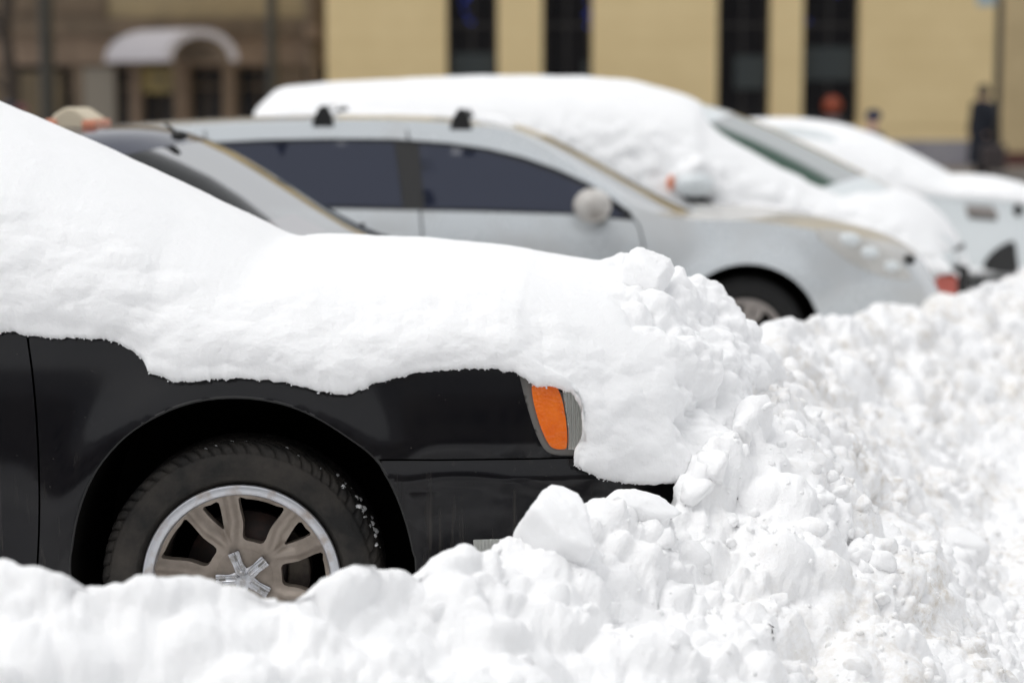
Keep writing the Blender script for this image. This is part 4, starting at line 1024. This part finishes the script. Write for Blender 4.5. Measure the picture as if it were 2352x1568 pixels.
def build_white():
    Yc = 17.3
    c = lambda u, v: XZ(u, v, Yc)
    fx = c(2440, 500)[0]; fw = fx - 1.7
    SS = make_S(0.88, fx - .9, .4, fx - 4, .2, .95, .40, .08)
    S = lambda x, z: SS(x, z) - .03 * (z > .8)
    f = proj(SS, Yc)
    g = []
    def G(cu, cv, eu, ev): a = c(cu, cv); e = f(eu, ev); g.append((a[0], a[1], e[0], e[1]))
    g.append((fx, .2, fx - .25, .2)); g.append((fx + .03, .45, fx - .2, .45)); G(2425, 480, 2370, 490); G(2352, 432, 2330, 455)
    G(2195, 412, 2140, 425); G(1985, 308, 1930, 330); G(1850, 285, 1830, 300); G(1700, 285, 1700, 300); G(1550, 300, 1560, 320)
    x, z = c(1480, 340); g.append((x, z, x, z - .05)); g.append((x - .5, .9, x - .4, .9)); g.append((x - .6, .25, x - .5, .25))
    parts = ['front_bumper', 'front_bumper', 'bonnet', 'bonnet', 'windshield', 'roof', 'roof', 'roof', 'roof', 'rear_window', 'tailgate']
    mats = {'body': M['white_paint'], 'windshield': M['glass'], 'rear_window': M['tint_glass']}
    op = [f(2090, 410), f(1930, 345), f(1800, 325), f(1650, 325), f(1560, 400)]
    gaps = [[f(2110, 420), f(2110, 560), (f(2110, 560)[0], 0)], [f(1800, 330), f(1800, 560), (f(1800, 560)[0], 0)]]
    lamp = [f(*q) for q in [(2216, 470), (2280, 474), (2292, 492), (2290, 502), (2222, 496)]]
    slit = [f(*q) for q in [(2222, 494), (2290, 500), (2288, 507), (2226, 502)]]
    vent = smooth_poly([f(*q) for q in [(2258, 608), (2280, 578), (2312, 558), (2330, 556), (2336, 590), (2334, 628), (2270, 622)]], 3)
    root, edge, tops = gen_car('white_car', 'low white car at the far right end of the row, snow on its roof', Yc, S, g, parts, mats, {'opening': [op], 'glass': [op]}, gaps,
                               [(fw, .31, .37), (fw - 2.6, .31, .37)], .2, (.31, .2), h=.08,
                               lamps=[('headlight', lamp, M['silver_rim'], .004), ('headlight_frame', slit, M['black_trim'], .007), ('air_intake', vent, M['black_trim'], .006)])
    x, z = f(2338, 483); y = -float(S(x, z))
    MB().ball((x, y - .01, z), (.04, .02, .05), 12, 8).build('badge', M['black_trim'], root, smooth=True)
    pr = [((1480, 420), (1480, 300)), ((1560, 425), (1560, 285)), ((1700, 430), (1700, 273)), ((1780, 432), (1780, 271)), ((1850, 432), (1850, 273)), ((1920, 435), (1920, 282)), ((2000, 440), (2000, 306)), ((2060, 445), (2070, 337)), ((2120, 450), (2140, 373)),
          ((2160, 452), (2180, 396)), ((2200, 455), (2205, 402)), ((2260, 458), (2260, 402)), ((2310, 462), (2310, 410)), ((2350, 468), (2360, 425)), ((2380, 480), (2400, 445)), ((2400, 495), (2420, 470))]
    pairs = [(f(*e), c(*q)) for e, q in pr]
    snow_blanket('snow_blanket', 'even layer of snow over the roof, windscreen and bonnet of the far white car', Yc, pairs, SS, ns=160, nt=40, lip=.03, n_exp=2.4, rough=1.5, jag=.006, seed=4)

M_FROST = dirty(mat('frosted_mirror', (.5, .48, .45), .85), (.60, .58, .55), (.36, .33, .30), 9, .4, .62)

# =================================================================== BUILDINGS AND STREET
def flatS(c): return lambda x, z: np.zeros_like(np.asarray(x, float)) + c
def wall_panel(name, m, parent, rect, holes, depth, y=0.0):
    x0, x1, z0, z1 = rect; V = []; Fq = []
    xs = sorted({x0, x1, *[h[0] for h in holes], *[h[1] for h in holes]}); zs = sorted({z0, z1, *[h[2] for h in holes], *[h[3] for h in holes]})
    mb = MB()
    for i in range(len(xs) - 1):
        for j in range(len(zs) - 1):
            cx, cz = (xs[i] + xs[i + 1]) / 2, (zs[j] + zs[j + 1]) / 2
            if any(h[0] < cx < h[1] and h[2] < cz < h[3] for h in holes): continue
            b = len(mb.v); mb.v += [(xs[i], y, zs[j]), (xs[i + 1], y, zs[j]), (xs[i + 1], y, zs[j + 1]), (xs[i], y, zs[j + 1])]; mb.f.append((b, b + 1, b + 2, b + 3))
    for hx0, hx1, hz0, hz1 in holes:
        b = len(mb.v); q = [(hx0, hz0), (hx1, hz0), (hx1, hz1), (hx0, hz1)]
        mb.v += [(x, y, z) for x, z in q] + [(x, y + depth, z) for x, z in q]
        for i in range(4): j = (i + 1) % 4; mb.f.append((b + i, b + 4 + i, b + 4 + j, b + j))
    return mb.build(name, m, parent)
def window(parent, x0, x1, z0, z1, y, mf, mg, bars=1, trans=None):
    fr = MB(); t = .07
    fr.box(x0, x0 + t, y, y + .06, z0, z1).box(x1 - t, x1, y, y + .06, z0, z1).box(x0 + t, x1 - t, y, y + .06, z0, z0 + t).box(x0 + t, x1 - t, y, y + .06, z1 - t, z1)
    for k in range(bars): xm = x0 + (x1 - x0) * (k + 1) / (bars + 1); fr.box(xm - .025, xm + .025, y + .005, y + .05, z0 + t, z1 - t)
    if trans: fr.box(x0 + t, x1 - t, y + .008, y + .048, trans - .03, trans + .03)
    o = fr.build('window', mf, parent)
    MB().box(x0 + .03, x1 - .03, y + .02, y + .035, z0 + .03, z1 - .03).build('pane', mg, o)
    return o
def build_yellow():
    Y = 43.0; X = lambda u: P(u, 200, Y).x
    wallm = mat('ochre_render', (.5, .4, .25), .85); n, l, b = nodes(wallm)
    v = objvec(n); br = n.new('ShaderNodeTexBrick'); l.new(v, br.inputs[0])
    t = tex_noise(n, l, .8, 6, .6, v); r = ramp(n, l, t.outputs[0], [(.35, (.74, .58, .31)), (.65, (.80, .635, .35))]); l.new(r.outputs[0], b.inputs['Base Color'])
    n.remove(br)
    x0, x1 = X(750), X(2600)
    root = empty('yellow_building', (0, Y, 0), 'ochre yellow building with tall dark window openings behind the cars', 'building')
    cols = [(X(1026), X(1143)), (X(1246), X(1360)), (X(1647), X(1770)), (X(1843), X(1974))]
    holes = [(a, c, .95, 4.6) for a, c in cols] + [(a, c, 6.2, 8.4) for a, c in cols]
    wall_panel('wall', wallm, root, (x0, x1, 0.0, 11), holes, .42)
    s = MB(); s.v = [(x0, 0, 0), (x0, 0, 11), (x0, 14, 11), (x0, 14, 0)]; s.f = [(0, 1, 2, 3)]; s.build('side_wall', wallm, root)
    # thin rendered courses
    for k in range(14):
        z = .95 + k * .42
        xs = [x0] + sum([[a, c] for a, c in cols], []) + [x1]
        for i in range(0, len(xs), 2):
            if z < 4.6: MB().box(xs[i] + .01, xs[i + 1] - .01, -.012, 0.01, z, z + .412).build('render_course', wallm, root)
    MB().box(x0 - .03, X(2285), -.09, -.003, 0.13, .66).build('plinth', dirty(mat('grey_violet_plinth', (.3, .29, .32), .8), (.30, .29, .31), (.25, .24, .27), 2), root)
    MB().box(X(2300), x1, -.10, -.003, .13, .42).build('plinth', dirty(mat('red_brown_plinth', (.12, .04, .03), .8), (.12, .045, .035), (.08, .03, .025), 2), root)['label'] = 'low red-brown plinth'
    MB().box(X(2302), x1, -.06, -.013, .42, 5).build('pilaster', dirty(mat('darker_ochre_render', (.42, .33, .19), .85), (.50, .39, .22), (.56, .44, .25), 1.5), root)  # wall section right of the pole, in a darker ochre
    MB().box(x0 - .3, x1, -.4, .2, 11, 11.35).build('cornice', wallm, root)
    mf = mat('dark_window_frame', (.02, .017, .015), .5); mg = mat('dark_pane', (.008, .008, .010), .08, spec=.5)
    for i, (a, c) in enumerate(cols):
        w = window(root, a, c, .95, 4.6, .34, mf, mg, 1, 3.0)
        window(root, a, c, 6.2, 8.4, .34, mf, mg, 1, 7.6)
    # curtain bands and small blue lights behind the glass line
    cur = mat('grey_green_curtain', (.045, .055, .058), .9)
    for (u0, u1, v0, v1) in ((1850, 1968, 108, 185), (1036, 1136, 122, 180), (1690, 1765, 128, 205), (1340, 1356, 140, 180)):
        p0 = P(u0, v1, Y); p1 = P(u1, v0, Y); MB().box(p0.x, p1.x, .325, .333, p0.z, p1.z).build('curtain', cur, root)
    blue = mat('blue_fairy_light', (.02, .04, .3), .5, emit=(.05, .12, 1), estr=.35); rr = random.Random(3)
    for k in range(26):
        u = rr.choice([rr.uniform(1858, 1940), rr.uniform(1345, 1356), rr.uniform(1060, 1085)]); vv = rr.uniform(-60, 60)
        p = P(u, vv, Y); MB().box(p.x - .02, p.x + .02, .318, .330, p.z - .02, p.z + .02).build('fairy_light', blue, root)
    # round orange lantern hanging in the last opening
    p = P(1914, 243, Y)
    lt = empty('orange_lantern', (p.x, Y + .12, p.z), 'round orange lamp in the fourth dark window opening', 'lantern')
    MB().ball((0, 0, 0), .20, 18, 12).build('lamp_shade', mat('orange_shade', (.30, .06, .025), .5, emit=(.6, .08, .02), estr=.0), lt, smooth=True)
    MB().box(-.16, .16, -.08, .08, -.42, -.21).build('lamp_base', mat('grey_base', (.16, .15, .16), .7), lt, bevel=.02)
def build_left():
    Y = 55.0; X = lambda u: P(u, 200, Y).x; Z = lambda v: P(600, v, Y).z
    root = empty('brown_building', (0, Y, 0), 'dim brown old building with columns and doorways at the left', 'building')
    tan = dirty(mat('tan_render', (.3, .24, .15), .9), (.32, .255, .15), (.26, .21, .13), .8)
    brown = dirty(mat('brown_stone', (.1, .07, .05), .9), (.15, .11, .075), (.10, .075, .052), 1.2)
    dark = mat('dark_opening', (.012, .011, .011), .5)
    rose = dirty(mat('rose_brown_stone', (.2, .14, .1), .9), (.20, .145, .105), (.145, .105, .075), 1.5)
    ol = dirty(mat('olive_stone', (.13, .1, .06), .9), (.13, .10, .06), (.09, .07, .045), 1.5)
    x0, x1 = X(-420), X(900)
    MB().box(x0, x1, 0, 6, Z(42), 12).build('wall', tan, root)
    MB().box(x0, X(250), -.08, -.003, Z(45), 12).build('wall_panel', brown, root)
    MB().box(X(705), x1, -.08, -.003, Z(45), 12).build('wall_panel', brown, root)
    MB().box(x0, x1, -.25, 6, Z(82), Z(42)).build('frieze', brown, root)
    MB().box(x0, x1, -.12, 6, Z(150), Z(82)).build('lower_band', rose, root)
    MB().box(x0, x1, .4, 6, 0, Z(150)).build('recess', dark, root)
    for (u0, u1, m, top) in ((-300, -240, ol, 150), (-160, -90, ol, 150), (-40, 20, brown, 150), (48, 142, ol, 165), (168, 190, brown, 150), (192, 264, mat('grey_beige_pier', (.20, .18, .15), .9), 155), (300, 322, rose, 150), (402, 434, rose, 150), (512, 540, rose, 150), (640, 700, brown, 150)):
        MB().box(X(u0), X(u1), -.05, .4, 0, Z(top)).build('column', m, root)
    mg = mat('dim_shop_glass', (.012, .012, .014), .1)
    for (a, b_) in ((140, 166), (266, 298), (324, 400), (436, 510), (542, 638)): window(root, X(a), X(b_), .2, Z(152), .30, brown, mg, 1 if b_ - a > 60 else 0, Z(200))
    MB().box(X(312), X(398), .10, .28, Z(214), Z(155)).build('sign_board', dirty(mat('dull_yellow_board', (.26, .2, .08), .7), (.27, .21, .08), (.16, .13, .07), 3), root)
    # barrel canopy over the door, snow on top
    R = (X(565) - X(405)) / 2; cx = (X(565) + X(405)) / 2; cz = Z(143); L = Vector((X(240) - X(400), 1.6, 0))
    can = empty('barrel_canopy', (cx, Y - 1.7, cz), 'arched canopy over a doorway with snow on its curved roof', 'canopy')
    def barrel(r0, r1, nm, m, t0=0, t1=math.pi):
        n = 20; v = []; f = []
        for k in range(n + 1):
            t = t0 + (t1 - t0) * k / n
            for r in (r0, r1):
                for s in (0, 1): v.append((r * math.cos(t) + L.x * s, L.y * s, r * .86 * math.sin(t) + .1 * s * 0))
        for k in range(n):
            a = 4 * k; b = a + 4
            f += [(a, a + 2, b + 2, b), (a + 1, b + 1, b + 3, a + 3), (a + 2, a + 3, b + 3, b + 2), (a, b, b + 1, a + 1)]
        f += [(0, 1, 3, 2), (4 * n, 4 * n + 2, 4 * n + 3, 4 * n + 1)]
        return link(nm, pymesh(nm, v, f), m, can)
    barrel(R * .74, R * .80, 'arch_frame', brown)
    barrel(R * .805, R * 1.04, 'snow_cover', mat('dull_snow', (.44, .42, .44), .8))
    MB().box(-R * .8, -R * .7, -.02, .08, -cz, .0).build('post', brown, can); MB().box(R * .7, R * .8, -.02, .08, -cz, .0).build('post', brown, can)
    # drain pipe on the corner
    dp = empty('drain_pipe', (X(725), Y - .5, 0), 'dark drain pipe on the corner beside the yellow building', 'drain pipe')
    MB().tube([(0, 0, 0), (0, 0, 11)], .16, 12).build('pipe', brown, dp); MB().box(-.22, .2, -.3, .1, Z(95), Z(60)).build('hopper', rose, dp, bevel=.05)
def pole(u, Y, r, name, label, cat, h=9, lean=0, m=None):
    p = P(u, 222, Y); t = empty(name, (p.x, Y, 0), label, cat)
    m = m or mat('dark_pole_paint', (.03, .028, .022), .6)
    MB().tube([(0, 0, 0), (0, 0, 1.0), (lean, 0, h)], [r * 1.5, r, r * .8], 12).build('shaft', m, t, smooth=True)
    MB().tube([(0, 0, 0), (0, 0, .25)], [r * 2.2, r * 2], 12).build('base', m, t)
    return t
def bare_tree(name, label, u, Y, seed, H=8, r0=.16):
    rr = random.Random(seed); p = P(u, 222, Y); t = empty(name, (p.x, Y, 0), label, 'tree')
    bark = dirty(mat('dark_bark', (.03, .022, .017), .9), (.035, .026, .02), (.06, .047, .037), 6)
    tr = MB(); tr.tube([(0, 0, 0), (.1, 0, 1.5), (-.05, .05, 3), (.1, 0, H * .6)], [r0 * 1.3, r0, r0 * .8, r0 * .4], 9); tr.build('trunk', bark, t, smooth=True)
    cr = MB()
    def br(p0, d, L, r, k):
        p1 = p0 + d * L * .5 + Vector((rr.uniform(-.1, .1), rr.uniform(-.1, .1), 0)) * L; p2 = p1 + (d + Vector((rr.uniform(-.3, .3), rr.uniform(-.3, .3), rr.uniform(-.1, .3)))).normalized() * L * .5
        cr.tube([p0, p1, p2], [r, r * .75, r * .4], 5, cap=False)
        if k > 0:
            for _ in range(4): q = p1.lerp(p2, rr.random()); dd = (d + Vector((rr.uniform(-1, 1), rr.uniform(-1, 1), rr.uniform(-.4, .7)))).normalized(); br(q, dd, L * .6, r * .5, k - 1)
    for k in range(9):
        z = rr.uniform(1.6, H * .6); a = rr.uniform(0, 6.28); br(Vector((0, 0, z)), Vector((math.cos(a), math.sin(a), .6)).normalized(), rr.uniform(1.5, 2.6), r0 * .4, 3)
    o = cr.build('crown', bark, t, smooth=True); return t
def person(label, u, vtop, Y, height, coat, hat, facing=0, hood=False, seed=0):
    p = P(u, vtop, Y); h = height; t = empty('person', (p.x, Y, p.z - h), label, 'person', rz=facing)
    skin = mat('skin', (.45, .28, .21), .6)
    J = [(0, 0, .52), (0, 0, .66), (0, 0, .79), (0, .0, .855), (0, .01, .93), (.0, .012, .985),
         (.055, 0, .49), (.06, -.015, .27), (.058, .01, .04), (.06, -.07, .012), (-.055, 0, .49), (-.065, .03, .27), (-.06, .04, .04), (-.062, -.04, .012),
         (.105, 0, .80), (.135, .01, .64), (.125, -.04, .50), (.122, -.055, .455), (-.105, 0, .80), (-.14, .01, .64), (-.13, -.04, .50), (-.128, -.055, .455)]
    R = [.075, .075, .085, .034, .052, .03, .055, .036, .026, .022, .055, .036, .026, .022, .042, .032, .022, .02, .042, .032, .022, .02]
    E = [(0, 1), (1, 2), (2, 3), (3, 4), (4, 5), (0, 6), (6, 7), (7, 8), (8, 9), (0, 10), (10, 11), (11, 12), (12, 13), (2, 14), (14, 15), (15, 16), (16, 17), (2, 18), (18, 19), (19, 20), (20, 21)]
    me = bpy.data.meshes.new('body'); me.from_pydata([tuple(c * h for c in j) for j in J], E, []); me.materials.append(skin)
    o = link('body', me, skin, t); md = o.modifiers.new('skin', 'SKIN')
    for i, r in enumerate(R): me.skin_vertices[0].data[i].radius = (r * h, r * h * .8)
    me.skin_vertices[0].data[0].use_root = True
    o.modifiers.new('sub', 'SUBSURF').levels = 1; o.modifiers[-1].render_levels = 1
    cm = dirty(mat('coat_cloth', coat, .9), coat, tuple(c * 1.6 for c in coat), 6)
    # coat: loft from hem to shoulders, with sleeves
    c = MB(); rings = [(.16, .175, .12), (.42, .155, .11), (.55, .135, .10), (.66, .130, .09), (.76, .135, .09), (.815, .12, .075), (.85, .06, .05)]
    n = 18; b0 = 0
    for (z, rx, ry) in rings:
        for k in range(n): a = 2 * math.pi * k / n; c.v.append((rx * h * math.cos(a), ry * h * math.sin(a), z * h))
    for i in range(len(rings) - 1):
        for k in range(n): c.f.append((i * n + k, i * n + (k + 1) % n, (i + 1) * n + (k + 1) % n, (i + 1) * n + k))
    for s in (1, -1): c.tube([(s * .10 * h, 0, .815 * h), (s * .15 * h, .01 * h, .65 * h), (s * .138 * h, -.04 * h, .49 * h)], [.052 * h, .042 * h, .032 * h], 10)
    c.build('coat', cm, t, smooth=True)
    tm = mat('trouser_cloth', (.012, .012, .016), .9); d = MB()
    for s, y in ((1, -.015), (-1, .03)): d.tube([(s * .055 * h, 0, .5 * h), (s * .062 * h, y * h, .27 * h), (s * .06 * h, y * .6 * h, .035 * h)], [.066 * h, .046 * h, .036 * h], 10)
    d.build('trousers', tm, t, smooth=True)
    hm = mat('hat_cloth', hat, .9); q = MB()
    if hood: q.ball((0, .012 * h, .938 * h), (.066 * h, .066 * h, .072 * h), 14, 10)
    else: q.ball((0, .012 * h, .962 * h), (.060 * h, .062 * h, .048 * h), 14, 10)
    q.build('hood' if hood else 'hat', hm, t, smooth=True)
    f = MB(); f.ball((0, -.055 * h, .925 * h), (.008 * h, .012 * h, .012 * h), 8, 6); f.build('nose', skin, t, smooth=True)
    return t
def build_street():
    t = pole(2291, 40, .075, 'sign_pole', 'dark sign pole at the right with a pale blue plate near the top', 'pole', 7)
    p = P(2262, 0, 40); q = P(2291, 222, 40); MB().box(p.x - q.x - .17, p.x - q.x + .17, -.13, -.09, p.z - .12, p.z + .6).build('sign_plate', mat('pale_blue_plate', (.35, .45, .50), .5), t, bevel=.01)
    pole(110, 48, .17, 'street_lamp', 'thick dark street lamp post at the far left', 'lamp post', 8)
    pole(627, 50, .14, 'street_lamp', 'dark lamp post right of the arched canopy', 'lamp post', 8)
    bare_tree('bare_tree', 'bare dark tree at the left edge before the brown building', 20, 46, 2, 8)
    person('person in a long dark navy hooded coat standing by the sign pole', 2258, 196, 38.5, 1.72, (.004, .006, .012), (.006, .009, .018), facing=math.radians(-60), hood=True)
    p = P(2282, 355, 38.2); bag = empty('shopping_bag', (p.x, 38.2, p.z - .3), 'dark brown bag held at knee height by the person beside the pole', 'bag')
    MB().box(-.22, .22, -.1, .1, 0, .48).build('bag_body', dirty(mat('bag_cloth', (.04, .033, .033), .8), (.04, .033, .033), (.07, .055, .055), 6), bag, bevel=.05)
    MB().tube([(-.12, 0, .46), (-.08, 0, .62), (.08, 0, .62), (.12, 0, .46)], .014, 6).build('handle', M['black_trim'], bag)
    person('person in a dark blue knitted hat, only the head showing over the white car', 2003, 254, 22, 1.40, (.02, .022, .04), (.01, .016, .045), facing=math.radians(-70))
    person('person in dark blue clothes half hidden behind the snowy slope at the far left', 22, 236, 34, 1.55, (.03, .035, .06), (.03, .035, .06), facing=math.radians(60))
    sc = person('person with a rose pink hat half hidden behind the snowy slope at the far left', 52, 243, 36, 1.50, (.05, .03, .045), (.16, .05, .07), facing=math.radians(90))
    # houses across the street, mirrored in the dark paint
    hr = empty('grey_house', (0, -21, 0), 'long grey house across the street, seen only mirrored in the black car door', 'house')
    gm = dirty(mat('grey_render', (.2, .19, .18), .9), (.20, .185, .17), (.15, .14, .13), 1)
    mg = mat('house_pane', (.03, .035, .04), .08); mf = mat('house_frame', (.4, .4, .4), .6)
    holes = [(x, x + 1.2, z, z + 1.8) for x in np.arange(-27, 27, 3.0) for z in (1.0, 4.6)]
    w = wall_panel('wall', gm, hr, (-30, 30, 0, 8), holes, .3)
    for hx in holes: MB().box(hx[0], hx[1], .28, .3, hx[2], hx[3]).build('window', mg, hr)
    hr.rotation_euler.z = math.pi
    r = MB(); r.prism([(-30.5, 7.95), (30.5, 7.95), (26, 11.5), (-26, 11.5)], 0.6, 9).build('roof', mat('snow_dusted_roof', (.35, .35, .36), .8), hr)

# =================================================================== BUILD
build_ground(); build_yellow(); build_left(); build_street()
build_black(); build_navy(); build_silver(); build_suv(); build_white()
build_bank(); build_clods()
# notable single blocks
p = P(1498, 632, 5.75); block('snow_block', 'upright angular snow block perched on the heap over the black bonnet', (p.x, p.y, p.z), .078, 37, 5, (.8, .8, 1.1), 11, 30, .4)
p = P(1455, 1172, 4.98); block('snow_block', 'pale smooth flat-topped snow block resting against the black bumper', (p.x, p.y, p.z), .098, 8, 5, (1.0, .8, .85), 13, 18, .2)
p = P(1268, 1240, 4.66); block('snow_block', 'pointed snow lump that tops the bank before the black bumper', (p.x, p.y, p.z), .115, 23, 5, (1.0, .8, 1.0), 11, 18, 2.2)
